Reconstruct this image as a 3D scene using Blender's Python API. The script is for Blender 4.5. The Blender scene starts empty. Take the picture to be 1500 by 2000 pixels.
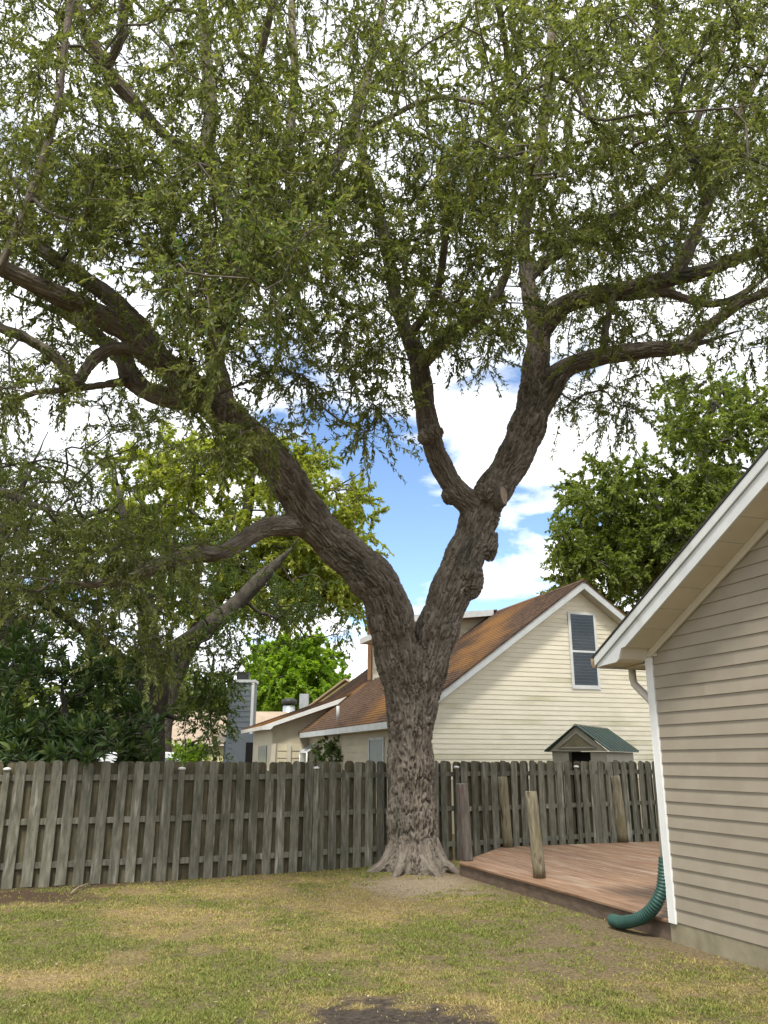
import bpy, bmesh, math, random
import numpy as np
from mathutils import Vector

# ------------------------------------------------------------------ camera, sky, sun, exposure
SC = bpy.context.scene
F, H = 1600.0, 1.7                      # focal length in photo pixels, eye height in metres
PITCH = math.atan(486 / 1600.0)
cam_d = bpy.data.cameras.new('camera'); cam = bpy.data.objects.new('camera', cam_d)
SC.collection.objects.link(cam); SC.camera = cam
cam_d.sensor_fit = 'VERTICAL'; cam_d.sensor_height = 36.0; cam_d.sensor_width = 27.0
cam_d.lens = 36.0 * F / 2000.0; cam_d.clip_start = 0.05; cam_d.clip_end = 3000
cam.location = (0, 0, H); cam.rotation_euler = (math.pi / 2 + PITCH, 0, 0)

SUN_EL, SUN_AZ = 57.0, 192.0            # azimuth clockwise from +Y (the view direction)
SKY_STRENGTH = 0.13
EXPOSURE = 0.95
W = bpy.data.worlds.new('World'); SC.world = W; W.use_nodes = True
nt = W.node_tree; nt.nodes.clear()
def N(t, **k):
    n = nt.nodes.new(t)
    for a, b in k.items(): setattr(n, a, b)
    return n
def L(a, b): nt.links.new(a, b)
wo = N('ShaderNodeOutputWorld'); bg = N('ShaderNodeBackground'); bg.inputs['Strength'].default_value = SKY_STRENGTH
sky = N('ShaderNodeTexSky', sky_type='NISHITA', sun_disc=False)
sky.sun_elevation = math.radians(SUN_EL); sky.sun_rotation = math.radians(SUN_AZ)
sky.altitude = 1200; sky.air_density = 1.0; sky.dust_density = 0.0; sky.ozone_density = 3.0
tc = N('ShaderNodeTexCoord'); sep = N('ShaderNodeSeparateXYZ'); L(tc.outputs['Generated'], sep.inputs[0])
zb = N('ShaderNodeMath', operation='MAXIMUM'); L(sep.outputs['Z'], zb.inputs[0]); zb.inputs[1].default_value = 0.0
za = N('ShaderNodeMath', operation='ADD'); L(zb.outputs[0], za.inputs[0]); za.inputs[1].default_value = 0.22
dv = N('ShaderNodeVectorMath', operation='DIVIDE'); L(tc.outputs['Generated'], dv.inputs[0])
cz = N('ShaderNodeCombineXYZ')
for i in range(3): L(za.outputs[0], cz.inputs[i])
L(cz.outputs[0], dv.inputs[1])
mp = N('ShaderNodeMapping'); L(dv.outputs[0], mp.inputs[0]); mp.inputs['Location'].default_value = (5.2, 6.1, 2)
n1 = N('ShaderNodeTexNoise'); L(mp.outputs[0], n1.inputs['Vector'])
n1.inputs['Scale'].default_value = 3.3; n1.inputs['Detail'].default_value = 7; n1.inputs['Roughness'].default_value = 0.52; n1.inputs['Distortion'].default_value = 0.25
# thinner cloud around the opening between the limbs
gap = N('ShaderNodeVectorMath', operation='DISTANCE'); L(tc.outputs['Generated'], gap.inputs[0]); gap.inputs[1].default_value = (0.035, 0.965, 0.262)
gr = N('ShaderNodeMapRange'); L(gap.outputs['Value'], gr.inputs[0]); gr.interpolation_type = 'SMOOTHSTEP'
gr.inputs[1].default_value = 0.02; gr.inputs[2].default_value = 0.30; gr.inputs[3].default_value = -0.07; gr.inputs[4].default_value = 0.11
nsum = N('ShaderNodeMath', operation='ADD'); L(n1.outputs['Fac'], nsum.inputs[0]); L(gr.outputs[0], nsum.inputs[1])
cr = N('ShaderNodeValToRGB'); L(nsum.outputs[0], cr.inputs[0])
cr.color_ramp.elements[0].position = 0.42; cr.color_ramp.elements[0].color = (0, 0, 0, 1)
cr.color_ramp.elements[1].position = 0.54; cr.color_ramp.elements[1].color = (1, 1, 1, 1)
n2 = N('ShaderNodeTexNoise'); L(mp.outputs[0], n2.inputs['Vector']); n2.inputs['Scale'].default_value = 5.0; n2.inputs['Detail'].default_value = 5
cc = N('ShaderNodeValToRGB'); L(n2.outputs['Fac'], cc.inputs[0])
cc.color_ramp.elements[0].position = 0.35; cc.color_ramp.elements[0].color = (5.0, 5.25, 5.6, 1)
cc.color_ramp.elements[1].position = 0.60; cc.color_ramp.elements[1].color = (7.2, 7.3, 7.4, 1)
mx = N('ShaderNodeMixRGB'); L(cr.outputs[0], mx.inputs[0]); L(sky.outputs[0], mx.inputs[1]); L(cc.outputs[0], mx.inputs[2])
L(mx.outputs[0], bg.inputs['Color']); L(bg.outputs[0], wo.inputs['Surface'])
sl = bpy.data.lights.new('sun', 'SUN'); so = bpy.data.objects.new('sun', sl); SC.collection.objects.link(so)
sl.energy = 2.6; sl.angle = math.radians(10); sl.color = (1.0, 0.95, 0.86)
_az, _el = math.radians(SUN_AZ), math.radians(SUN_EL)
SUNV = Vector((math.sin(_az) * math.cos(_el), math.cos(_az) * math.cos(_el), math.sin(_el)))
so.rotation_euler = SUNV.to_track_quat('Z', 'Y').to_euler(); so.location = SUNV * 60
vs = SC.view_settings; vs.view_transform = 'Standard'; vs.look = 'None'; vs.gamma = 1.0; vs.exposure = EXPOSURE; vs.use_curve_mapping = False
SC.cycles.max_bounces = 8; SC.cycles.diffuse_bounces = 4; SC.cycles.glossy_bounces = 3; SC.cycles.transmission_bounces = 6
SC.cycles.transparent_max_bounces = 6; SC.cycles.use_denoising = True; SC.cycles.caustics_reflective = False; SC.cycles.caustics_refractive = False

# ------------------------------------------------------------------ pixels to positions
_c, _s = math.cos(PITCH), math.sin(PITCH)
EYE = np.array([0, 0, H])
def ray(px, py):
    u = (px - 750) / F; v = (1000 - py) / F
    return np.array([u, _c - v * _s, _s + v * _c])
def gz(px, py, z=0.0):
    r = ray(px, py); return r * ((z - H) / r[2]) + EYE
def at(px, py, Y):
    r = ray(px, py); return r * (Y / r[1]) + EYE
def onplane(px, py, p0, n):
    r = ray(px, py); return EYE + r * (np.dot(np.asarray(p0) - EYE, n) / np.dot(r, n))
def depth(p): return p[1] * _c + (p[2] - H) * _s

# ------------------------------------------------------------------ helpers
rng = np.random.default_rng(11); random.seed(5)
COL = SC.collection
WORLD = {}
def setp(o, label=None, cat=None, group=None, kind=None):
    if label: o['label'] = label
    if cat: o['category'] = cat
    if group: o['group'] = group
    if kind: o['kind'] = kind
    return o
def thing(name, loc, label, cat, group=None):
    o = bpy.data.objects.new(name, None); COL.objects.link(o); o.location = loc; o.empty_display_size = 0.2
    WORLD[o] = np.array(loc, float); return setp(o, label, cat, group)
def mesh_np(name, V, Fq, mat=None, smooth=False):
    """fast mesh from arrays: V (n,3), Fq (m,k)"""
    me = bpy.data.meshes.new(name); V = np.asarray(V, np.float32); Fq = np.asarray(Fq, np.int32)
    m, k = Fq.shape
    me.vertices.add(len(V)); me.vertices.foreach_set('co', V.ravel())
    me.loops.add(m * k); me.loops.foreach_set('vertex_index', Fq.ravel())
    me.polygons.add(m); me.polygons.foreach_set('loop_start', np.arange(0, m * k, k, dtype=np.int32))
    if smooth: me.polygons.foreach_set('use_smooth', np.ones(m, bool))
    me.update(calc_edges=True)
    if mat: me.materials.append(mat)
    return me
def link(name, me, parent=None, **k):
    o = bpy.data.objects.new(name, me); COL.objects.link(o)
    if parent is not None:
        o.parent = parent; WORLD[o] = WORLD[parent]
    else: WORLD[o] = np.zeros(3)
    return setp(o, **k)
class MB:
    def __init__(s): s.v = []; s.f = []; s.sm = []
    def add(s, vs_, fs_, sm=False):
        b = len(s.v); s.v += [tuple(map(float, p)) for p in vs_]; s.f += [tuple(i + b for i in q) for q in fs_]; s.sm += [sm] * len(fs_); return s
    def hexa(s, p):   # 8 corners: bottom 4 then top 4
        return s.add(p, [(3, 2, 1, 0), (4, 5, 6, 7), (0, 1, 5, 4), (1, 2, 6, 5), (2, 3, 7, 6), (3, 0, 4, 7)])
    def box(s, o, a, b, c):   # origin corner and three edge vectors
        o, a, b, c = [np.asarray(q, float) for q in (o, a, b, c)]
        return s.hexa([o, o + a, o + a + b, o + b, o + c, o + a + c, o + a + b + c, o + b + c])
    def prism(s, poly, ext):  # polygon (3d) extruded along ext
        poly = [np.asarray(q, float) for q in poly]; ext = np.asarray(ext, float); n = len(poly)
        return s.add(poly + [q + ext for q in poly], [tuple(range(n))[::-1], tuple(range(n, 2 * n))] + [(i, (i + 1) % n, n + (i + 1) % n, n + i) for i in range(n)])
    def tube(s, pts, rad, k=8, cap=True, sm=True):
        pts = [Vector(p) for p in pts]; n = len(pts)
        rad = [rad] * n if np.isscalar(rad) else list(rad)
        up = None; vs_ = []
        for i, p in enumerate(pts):
            t = (pts[min(i + 1, n - 1)] - pts[max(i - 1, 0)]).normalized()
            if up is None:
                up = t.orthogonal().normalized()
            up = (up - t * up.dot(t)).normalized(); b = t.cross(up)
            for j in range(k):
                a = 2 * math.pi * j / k; vs_.append(p + (up * math.cos(a) + b * math.sin(a)) * rad[i])
        fs = [(i * k + j, i * k + (j + 1) % k, (i + 1) * k + (j + 1) % k, (i + 1) * k + j) for i in range(n - 1) for j in range(k)]
        s.add(vs_, fs, sm)
        if cap:
            b = len(s.v) - n * k
            s.f += [tuple(b + j for j in range(k))[::-1], tuple(b + (n - 1) * k + j for j in range(k))]; s.sm += [False, False]
        return s
    def mesh(s, name, mat, org=(0, 0, 0), bevel=0):
        me = bpy.data.meshes.new(name); me.from_pydata([(x - org[0], y - org[1], z - org[2]) for x, y, z in s.v], [], s.f)
        me.polygons.foreach_set('use_smooth', s.sm)
        me.materials.append(mat)
        bm = bmesh.new(); bm.from_mesh(me)
        bmesh.ops.recalc_face_normals(bm, faces=bm.faces)
        if bevel: bmesh.ops.bevel(bm, geom=bm.edges[:], offset=bevel, segments=1, affect='EDGES', clamp_overlap=True)
        bm.to_mesh(me); bm.free(); return me
    def build(s, name, mat, parent=None, bevel=0, **k):
        return link(name, s.mesh(name, mat, WORLD[parent] if parent is not None else (0, 0, 0), bevel), parent, **k)

def hash3(ix, iy, iz, seed):
    h = (ix.astype(np.int64) * 374761393 + iy.astype(np.int64) * 668265263 + iz.astype(np.int64) * 2147483647 + seed * 974634777) & 0xffffffff
    h = ((h ^ (h >> 13)) * 1274126177) & 0xffffffff
    h = ((h ^ (h >> 16)) * 2246822519) & 0xffffffff
    return ((h ^ (h >> 15)) & 0xffffff) / float(0xffffff)
def vnoise(p, scale=1.0, seed=0, oct=1):
    p = np.asarray(p, float) * scale; tot = 0; amp = 1; nrm = 0
    for o in range(oct):
        i = np.floor(p).astype(np.int64); f = p - i; f = f * f * (3 - 2 * f); r = 0
        for dx in (0, 1):
            for dy in (0, 1):
                for dz in (0, 1):
                    w = (f[:, 0] if dx else 1 - f[:, 0]) * (f[:, 1] if dy else 1 - f[:, 1]) * (f[:, 2] if dz else 1 - f[:, 2])
                    r = r + w * hash3(i[:, 0] + dx, i[:, 1] + dy, i[:, 2] + dz, seed + o * 17)
        tot = tot + r * amp; nrm += amp; amp *= 0.5; p = p * 2.03
    return tot / nrm
def voro(p, seed=0):
    i = np.floor(p).astype(np.int64); d1 = np.full(len(p), 9.0); d2 = np.full(len(p), 9.0)
    for dx in (-1, 0, 1):
        for dy in (-1, 0, 1):
            for dz in (-1, 0, 1):
                q = i + [dx, dy, dz]
                c = q + np.stack([hash3(q[:, 0], q[:, 1], q[:, 2], seed + k) for k in (1, 2, 3)], 1)
                d = np.linalg.norm(p - c, axis=1)
                d2 = np.minimum(d2, np.maximum(d1, d)); d1 = np.minimum(d1, d)
    return d1, d2
def sstep(a, b, x):
    t = np.clip((x - a) / (b - a), 0, 1); return t * t * (3 - 2 * t)

# ------------------------------------------------------------------ materials
def ramp(nodes, links, fac, stops):
    r = nodes.new('ShaderNodeValToRGB'); links.new(fac, r.inputs[0]); e = r.color_ramp.elements
    while len(e) < len(stops): e.new(0.5)
    for k, (p, c) in enumerate(stops): e[k].position = p; e[k].color = (*c, 1)
    return r.outputs[0]
def mat(name, stops, scale=4.0, vec=(1, 1, 1), rough=0.7, bump=0.0, bscale=None, detail=6, stain=None, attr=None, objrand=0.0, spec=0.3, metal=0.0, world=True, bdist=0.01, rot=0.0):
    """noise-driven base colour; stain = (colour, scale, lo, hi, vec); objrand = brightness jitter per object"""
    m = bpy.data.materials.new(name); m.use_nodes = True; n, l = m.node_tree.nodes, m.node_tree.links
    b = n['Principled BSDF']; b.inputs['Roughness'].default_value = rough; b.inputs['Specular IOR Level'].default_value = spec; b.inputs['Metallic'].default_value = metal
    if world: geo = n.new('ShaderNodeNewGeometry'); co = geo.outputs['Position']
    else: geo = n.new('ShaderNodeTexCoord'); co = geo.outputs['Object']
    if attr:
        at_ = n.new('ShaderNodeAttribute'); at_.attribute_name = attr; co = at_.outputs['Vector']
    mpn = n.new('ShaderNodeMapping'); mpn.inputs['Scale'].default_value = vec
    if rot:
        rn = n.new('ShaderNodeVectorRotate'); rn.rotation_type = 'Z_AXIS'; rn.inputs['Angle'].default_value = rot; l.new(co, rn.inputs['Vector']); co = rn.outputs[0]
    l.new(co, mpn.inputs[0])
    if objrand:
        oi = n.new('ShaderNodeObjectInfo'); mu = n.new('ShaderNodeVectorMath'); mu.operation = 'SCALE'; mu.inputs[0].default_value = (37, 61, 23)
        l.new(oi.outputs['Random'], mu.inputs['Scale']); ad = n.new('ShaderNodeVectorMath'); l.new(mpn.outputs[0], ad.inputs[0]); l.new(mu.outputs[0], ad.inputs[1]); vv = ad.outputs[0]
    else: vv = mpn.outputs[0]
    t = n.new('ShaderNodeTexNoise'); t.inputs['Scale'].default_value = scale; t.inputs['Detail'].default_value = detail; t.inputs['Roughness'].default_value = 0.62; l.new(vv, t.inputs['Vector'])
    col = ramp(n, l, t.outputs['Fac'], stops)
    for st in (stain or []):
        sc_, ss, lo, hi, sv = st
        sm = n.new('ShaderNodeMapping'); sm.inputs['Scale'].default_value = sv; l.new(co, sm.inputs[0])
        if objrand:
            ad2 = n.new('ShaderNodeVectorMath'); l.new(sm.outputs[0], ad2.inputs[0]); l.new(mu.outputs[0], ad2.inputs[1]); so_ = ad2.outputs[0]
        else: so_ = sm.outputs[0]
        t2 = n.new('ShaderNodeTexNoise'); t2.inputs['Scale'].default_value = ss; t2.inputs['Detail'].default_value = 5; l.new(so_, t2.inputs['Vector'])
        f2 = ramp(n, l, t2.outputs['Fac'], [(lo, (0, 0, 0)), (hi, (1, 1, 1))])
        mm = n.new('ShaderNodeMixRGB'); l.new(f2, mm.inputs[0]); l.new(col, mm.inputs[1]); mm.inputs[2].default_value = (*sc_, 1); col = mm.outputs[0]
    if objrand:
        hs = n.new('ShaderNodeHueSaturation'); mr = n.new('ShaderNodeMapRange'); l.new(oi.outputs['Random'], mr.inputs[0]); mr.inputs[3].default_value = 1 - objrand; mr.inputs[4].default_value = 1 + objrand
        l.new(mr.outputs[0], hs.inputs['Value']); l.new(col, hs.inputs['Color']); col = hs.outputs[0]
    l.new(col, b.inputs['Base Color'])
    if bump:
        bs = n.new('ShaderNodeTexNoise'); bs.inputs['Scale'].default_value = bscale or scale * 3; bs.inputs['Detail'].default_value = 4; l.new(vv, bs.inputs['Vector'])
        bu = n.new('ShaderNodeBump'); bu.inputs['Strength'].default_value = bump; bu.inputs['Distance'].default_value = bdist; l.new(bs.outputs['Fac'], bu.inputs['Height']); l.new(bu.outputs[0], b.inputs['Normal'])
    return m
def leafmat(name, stops, transl=0.4, rough=0.5, tcol=(1.15, 1.25, 0.5), objrand=False):
    m = bpy.data.materials.new(name); m.use_nodes = True; n, l = m.node_tree.nodes, m.node_tree.links
    b = n['Principled BSDF']; b.inputs['Roughness'].default_value = rough; b.inputs['Specular IOR Level'].default_value = 0.35
    if objrand: a = n.new('ShaderNodeObjectInfo'); f = a.outputs['Random']
    else: a = n.new('ShaderNodeAttribute'); a.attribute_name = 'tint'; f = a.outputs['Fac']
    col = ramp(n, l, f, stops); l.new(col, b.inputs['Base Color'])
    tr = n.new('ShaderNodeBsdfTranslucent'); mu = n.new('ShaderNodeMixRGB'); mu.blend_type = 'MULTIPLY'; mu.inputs[0].default_value = 1; l.new(col, mu.inputs[1]); mu.inputs[2].default_value = (*tcol, 1)
    l.new(mu.outputs[0], tr.inputs['Color'])
    ms = n.new('ShaderNodeMixShader'); ms.inputs[0].default_value = transl; l.new(b.outputs[0], ms.inputs[1]); l.new(tr.outputs[0], ms.inputs[2]); l.new(ms.outputs[0], n['Material Output'].inputs['Surface'])
    return m
def plain(name, col, rough=0.6, **k):
    c2 = tuple(min(1, x * 1.12) for x in col); c1 = tuple(x * 0.88 for x in col)
    return mat(name, [(0.3, c1), (0.7, c2)], rough=rough, **k)
def glassmat(name, col=(0.03, 0.035, 0.04), rough=0.04):
    m = bpy.data.materials.new(name); m.use_nodes = True; n, l = m.node_tree.nodes, m.node_tree.links
    g = n.new('ShaderNodeBsdfGlossy'); g.inputs['Roughness'].default_value = rough; g.inputs['Color'].default_value = (.8, .85, .9, 1); t = n.new('ShaderNodeBsdfTransparent'); t.inputs['Color'].default_value = (0.75, 0.8, 0.8, 1)
    fr = n.new('ShaderNodeFresnel'); fr.inputs['IOR'].default_value = 1.45; mr = n.new('ShaderNodeMath'); mr.operation = 'ADD'; mr.inputs[1].default_value = 0.0; l.new(fr.outputs[0], mr.inputs[0])
    ms = n.new('ShaderNodeMixShader'); l.new(mr.outputs[0], ms.inputs[0]); l.new(t.outputs[0], ms.inputs[1]); l.new(g.outputs[0], ms.inputs[2]); l.new(ms.outputs[0], n['Material Output'].inputs['Surface'])
    return m

M = {}
M['bark'] = mat('bark', [(0.3, (0.08, 0.066, 0.053)), (0.5, (0.17, 0.145, 0.118)), (0.72, (0.27, 0.238, 0.20))], scale=9, vec=(1, 1, 0.35), rough=0.9, bump=0.6, bscale=30, attr='bk', spec=0.1, bdist=0.012,
                stain=[((0.15, 0.078, 0.05), 1.6, 0.64, 0.76, (1, 1, 0.35)), ((0.07, 0.075, 0.06), 1.6, 0.56, 0.72, (1, 1, 0.4))])
M['branch'] = mat('branch_bark', [(0.3, (0.06, 0.05, 0.04)), (0.7, (0.17, 0.15, 0.125))], scale=12, rough=0.9, spec=0.1, bump=0.4, bscale=40)
M['cut'] = mat('cut_wood', [(0.3, (0.20, 0.15, 0.11)), (0.7, (0.34, 0.27, 0.2))], scale=20, rough=0.9)
M['farbark'] = mat('far_bark', [(0.3, (0.045, 0.04, 0.032)), (0.7, (0.125, 0.11, 0.09))], scale=7, vec=(1, 1, .5), rough=0.95, spec=0.1, bump=0.9, bscale=16, bdist=0.06)
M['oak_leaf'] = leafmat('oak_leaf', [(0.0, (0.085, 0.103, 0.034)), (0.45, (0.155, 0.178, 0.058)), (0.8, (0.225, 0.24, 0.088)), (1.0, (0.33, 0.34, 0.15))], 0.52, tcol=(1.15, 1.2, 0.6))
M['oak_leaf_one'] = leafmat('oak_leaf_single', [(0.0, (0.05, 0.085, 0.025)), (0.6, (0.09, 0.13, 0.036)), (1.0, (0.18, 0.22, 0.08))], 0.45, objrand=True)
M['dark_leaf'] = leafmat('dark_oak_leaf', [(0.0, (0.05, 0.08, 0.022)), (0.6, (0.10, 0.14, 0.038)), (1.0, (0.17, 0.20, 0.06))], 0.45)
M['olive_leaf'] = leafmat('olive_leaf', [(0.0, (0.08, 0.095, 0.035)), (0.6, (0.14, 0.16, 0.06)), (1.0, (0.21, 0.23, 0.09))], 0.45)
M['yellow_leaf'] = leafmat('yellow_green_leaf', [(0.0, (0.17, 0.20, 0.03)), (0.6, (0.33, 0.36, 0.07)), (1.0, (0.45, 0.45, 0.11))], 0.5)
M['bright_leaf'] = leafmat('bright_green_leaf', [(0.0, (0.11, 0.20, 0.02)), (0.6, (0.23, 0.36, 0.03)), (1.0, (0.36, 0.46, 0.05))], 0.5)
M['mid_leaf'] = leafmat('mid_green_leaf', [(0.0, (0.09, 0.125, 0.03)), (0.6, (0.175, 0.215, 0.05)), (1.0, (0.27, 0.30, 0.08))], 0.5)
M['loquat'] = leafmat('loquat_leaf', [(0.0, (0.035, 0.065, 0.022)), (0.6, (0.07, 0.115, 0.035)), (1.0, (0.15, 0.20, 0.06))], 0.3, rough=0.4)
M['loquat_one'] = leafmat('loquat_leaf_single', [(0.0, (0.05, 0.09, 0.03)), (0.7, (0.10, 0.155, 0.05)), (1.0, (0.18, 0.23, 0.07))], 0.3, rough=0.4, objrand=True)
M['fence'] = mat('weathered_fence', [(0.3, (0.08, 0.078, 0.058)), (0.5, (0.145, 0.14, 0.108)), (0.75, (0.24, 0.23, 0.185))], scale=7, vec=(3, 3, 0.5), rough=0.9, bump=0.35, bscale=22, objrand=0.22, spec=0.15, world=False,
                 stain=[((0.06, 0.062, 0.042), 1.6, 0.56, 0.76, (2, 2, 0.8)), ((0.33, 0.31, 0.27), 5, 0.60, 0.74, (3, 3, 0.35))])
M['fence_in'] = mat('weathered_fence_inner', [(0.3, (0.065, 0.058, 0.034)), (0.7, (0.16, 0.14, 0.09))], scale=6, vec=(3, 3, 0.6), rough=0.95, objrand=0.2, spec=0.1, world=False)
M['cap'] = plain('post_cap_white', (0.66, 0.66, 0.63), 0.5)
M['deck'] = mat('stained_deck', [(0.28, (0.12, 0.064, 0.036)), (0.5, (0.215, 0.126, 0.074)), (0.75, (0.31, 0.21, 0.13))], scale=3.5, vec=(7, 0.5, 1), rot=-math.radians(19), rough=0.62, bump=0.15, bscale=40, objrand=0.13, spec=0.35,
                stain=[((0.33, 0.25, 0.18), 1.3, 0.52, 0.78, (1.5, .6, 1))])
M['fascia'] = mat('deck_fascia', [(0.3, (0.085, 0.06, 0.044)), (0.7, (0.165, 0.122, 0.09))], scale=5, vec=(1, 1, 3), rough=0.7, bump=0.15)
M['post'] = mat('old_post_wood', [(0.3, (0.10, 0.085, 0.055)), (0.55, (0.21, 0.185, 0.125)), (0.75, (0.33, 0.30, 0.22))], scale=9, vec=(3, 3, 0.4), rough=0.9, bump=0.5, bscale=26, objrand=0.08,
                stain=[((0.14, 0.12, 0.06), 2.5, 0.54, 0.7, (2, 2, 0.7)), ((0.06, 0.035, 0.025), 3.5, 0.62, 0.7, (2, 2, 0.5))])
M['darkpost'] = mat('dark_post_wood', [(0.3, (0.06, 0.05, 0.042)), (0.7, (0.15, 0.135, 0.115))], scale=9, vec=(3, 3, 0.4), rough=0.9, bump=0.4, stain=[((0.09, 0.04, 0.035), 3, 0.58, 0.68, (2, 2, 0.6))])
M['beige'] = mat('beige_siding', [(0.35, (0.272, 0.236, 0.182)), (0.65, (0.305, 0.268, 0.208))], scale=3, rough=0.55, bump=0.06, bscale=90, objrand=0.025, spec=0.3, stain=[((0.245, 0.215, 0.155), 1.2, 0.55, 0.8, (1, 1, 1))])
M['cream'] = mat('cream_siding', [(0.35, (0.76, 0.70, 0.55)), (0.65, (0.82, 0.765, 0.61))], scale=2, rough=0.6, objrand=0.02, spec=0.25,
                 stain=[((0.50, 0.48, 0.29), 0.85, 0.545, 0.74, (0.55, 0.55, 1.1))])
M['cream2'] = mat('cream_siding_darker', [(0.35, (0.50, 0.45, 0.33)), (0.65, (0.58, 0.52, 0.38))], scale=2, rough=0.7, objrand=0.03)  # darker cream tone for the side, porch and dormer walls
M['white'] = mat('white_trim', [(0.3, (0.66, 0.67, 0.66)), (0.7, (0.76, 0.77, 0.75))], scale=3, rough=0.5)
M['greyw'] = mat('grey_white_fascia', [(0.3, (0.50, 0.53, 0.53)), (0.7, (0.62, 0.64, 0.63))], scale=3, rough=0.55, stain=[((0.40, 0.40, 0.36), 2, 0.58, 0.8, (1, 1, 1))])
M['soffit'] = mat('soffit_cream', [(0.3, (0.50, 0.46, 0.37)), (0.7, (0.58, 0.54, 0.44))], scale=3, rough=0.6, objrand=0.02)
M['gutter'] = mat('gutter_cream', [(0.3, (0.52, 0.49, 0.42)), (0.7, (0.62, 0.60, 0.53))], scale=4, rough=0.45)
M['rust'] = mat('gutter_end_tan', [(0.3, (0.25, 0.16, 0.09)), (0.7, (0.45, 0.34, 0.22))], scale=14, rough=0.7)
M['concrete'] = mat('foundation_concrete', [(0.3, (0.19, 0.165, 0.11)), (0.7, (0.30, 0.265, 0.185))], scale=5, rough=0.95, bump=0.3, stain=[((0.13, 0.13, 0.07), 1.5, 0.5, 0.7, (1, 1, 1))])
M['shingle'] = mat('brown_shingle', [(0.3, (0.055, 0.037, 0.027)), (0.5, (0.105, 0.066, 0.045)), (0.72, (0.17, 0.105, 0.068))], scale=6, vec=(1, 1, 1), rough=0.95, bump=0.4, bscale=25, spec=0.1,
                   stain=[((0.26, 0.13, 0.045), 0.33, 0.505, 0.64, (1, 0.8, 1)), ((0.075, 0.052, 0.038), 0.5, 0.56, 0.66, (1, 1, 1))])
M['shingle_dk'] = mat('charcoal_shingle', [(0.3, (0.02, 0.02, 0.02)), (0.7, (0.06, 0.055, 0.05))], scale=20, rough=0.95)
M['tanroof'] = mat('tan_shingle', [(0.3, (0.26, 0.20, 0.145)), (0.7, (0.38, 0.30, 0.225))], scale=1.5, rough=0.95)
M['green_roof'] = mat('green_shed_roof', [(0.3, (0.028, 0.062, 0.052)), (0.7, (0.045, 0.085, 0.072))], scale=3, rough=0.5)
M['shedwall'] = mat('shed_resin', [(0.3, (0.29, 0.265, 0.20)), (0.7, (0.38, 0.35, 0.27))], scale=3, rough=0.7)
M['shedpanel'] = mat('shed_panel', [(0.3, (0.15, 0.135, 0.075)), (0.7, (0.23, 0.205, 0.125))], scale=5, rough=0.8)
M['dark'] = plain('dark_interior', (0.012, 0.011, 0.010), 0.9)
M['hose'] = mat('green_drain_hose', [(0.3, (0.018, 0.055, 0.045)), (0.7, (0.035, 0.088, 0.072))], scale=6, rough=0.5, bump=0.1)
M['bluegrey'] = mat('blue_grey_siding', [(0.3, (0.13, 0.155, 0.175)), (0.7, (0.18, 0.205, 0.225))], scale=2, rough=0.6, objrand=0.03)
M['orange'] = mat('orange_chimney', [(0.3, (0.50, 0.25, 0.09)), (0.7, (0.60, 0.33, 0.14))], scale=3, rough=0.7)
M['metal'] = mat('galvanised', [(0.3, (0.30, 0.33, 0.36)), (0.7, (0.42, 0.45, 0.47))], scale=4, rough=0.4, metal=0.3)
M['black'] = plain('black_metal', (0.03, 0.03, 0.03), 0.5)
M['yellow_wall'] = plain('yellow_siding', (0.60, 0.56, 0.30), 0.7)
M['glass'] = glassmat('window_glass')
M['blind'] = plain('blind_slat', (0.30, 0.31, 0.31), 0.5)
M['bluepane'] = plain('shaded_pane', (0.17, 0.21, 0.20), 0.25)
M['vanpaint'] = plain('white_paint', (0.75, 0.78, 0.80), 0.25, spec=0.5)
M['rubber'] = plain('rubber', (0.02, 0.02, 0.02), 0.8)
def grassmat():
    m = bpy.data.materials.new('grass_blades'); m.use_nodes = True; n, l = m.node_tree.nodes, m.node_tree.links
    b = n['Principled BSDF']; b.inputs['Roughness'].default_value = 0.6; b.inputs['Specular IOR Level'].default_value = 0.2
    a = n.new('ShaderNodeAttribute'); a.attribute_name = 'tintc'; l.new(a.outputs['Color'], b.inputs['Base Color'])
    tr = n.new('ShaderNodeBsdfTranslucent'); l.new(a.outputs['Color'], tr.inputs['Color']); ms = n.new('ShaderNodeMixShader'); ms.inputs[0].default_value = 0.25
    l.new(b.outputs[0], ms.inputs[1]); l.new(tr.outputs[0], ms.inputs[2]); l.new(ms.outputs[0], n['Material Output'].inputs['Surface']); return m
M['grass'] = grassmat()
def groundmat():
    m = bpy.data.materials.new('ground'); m.use_nodes = True; n, l = m.node_tree.nodes, m.node_tree.links
    b = n['Principled BSDF']; b.inputs['Roughness'].default_value = 0.95; b.inputs['Specular IOR Level'].default_value = 0.1
    a = n.new('ShaderNodeAttribute'); a.attribute_name = 'soil'
    g = n.new('ShaderNodeNewGeometry'); t = n.new('ShaderNodeTexNoise'); t.inputs['Scale'].default_value = 28; t.inputs['Detail'].default_value = 8; l.new(g.outputs['Position'], t.inputs['Vector'])
    f = ramp(n, l, t.outputs['Fac'], [(0.3, (0.55, 0.55, 0.55)), (0.7, (1.35, 1.35, 1.35))])
    mu = n.new('ShaderNodeMixRGB'); mu.blend_type = 'MULTIPLY'; mu.inputs[0].default_value = 1; l.new(a.outputs['Color'], mu.inputs[1]); l.new(f, mu.inputs[2]); l.new(mu.outputs[0], b.inputs['Base Color'])
    bu = n.new('ShaderNodeBump'); bu.inputs['Strength'].default_value = 0.7; bu.inputs['Distance'].default_value = 0.03; l.new(t.outputs['Fac'], bu.inputs['Height']); l.new(bu.outputs[0], b.inputs['Normal']); return m
M['ground'] = groundmat()

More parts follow.
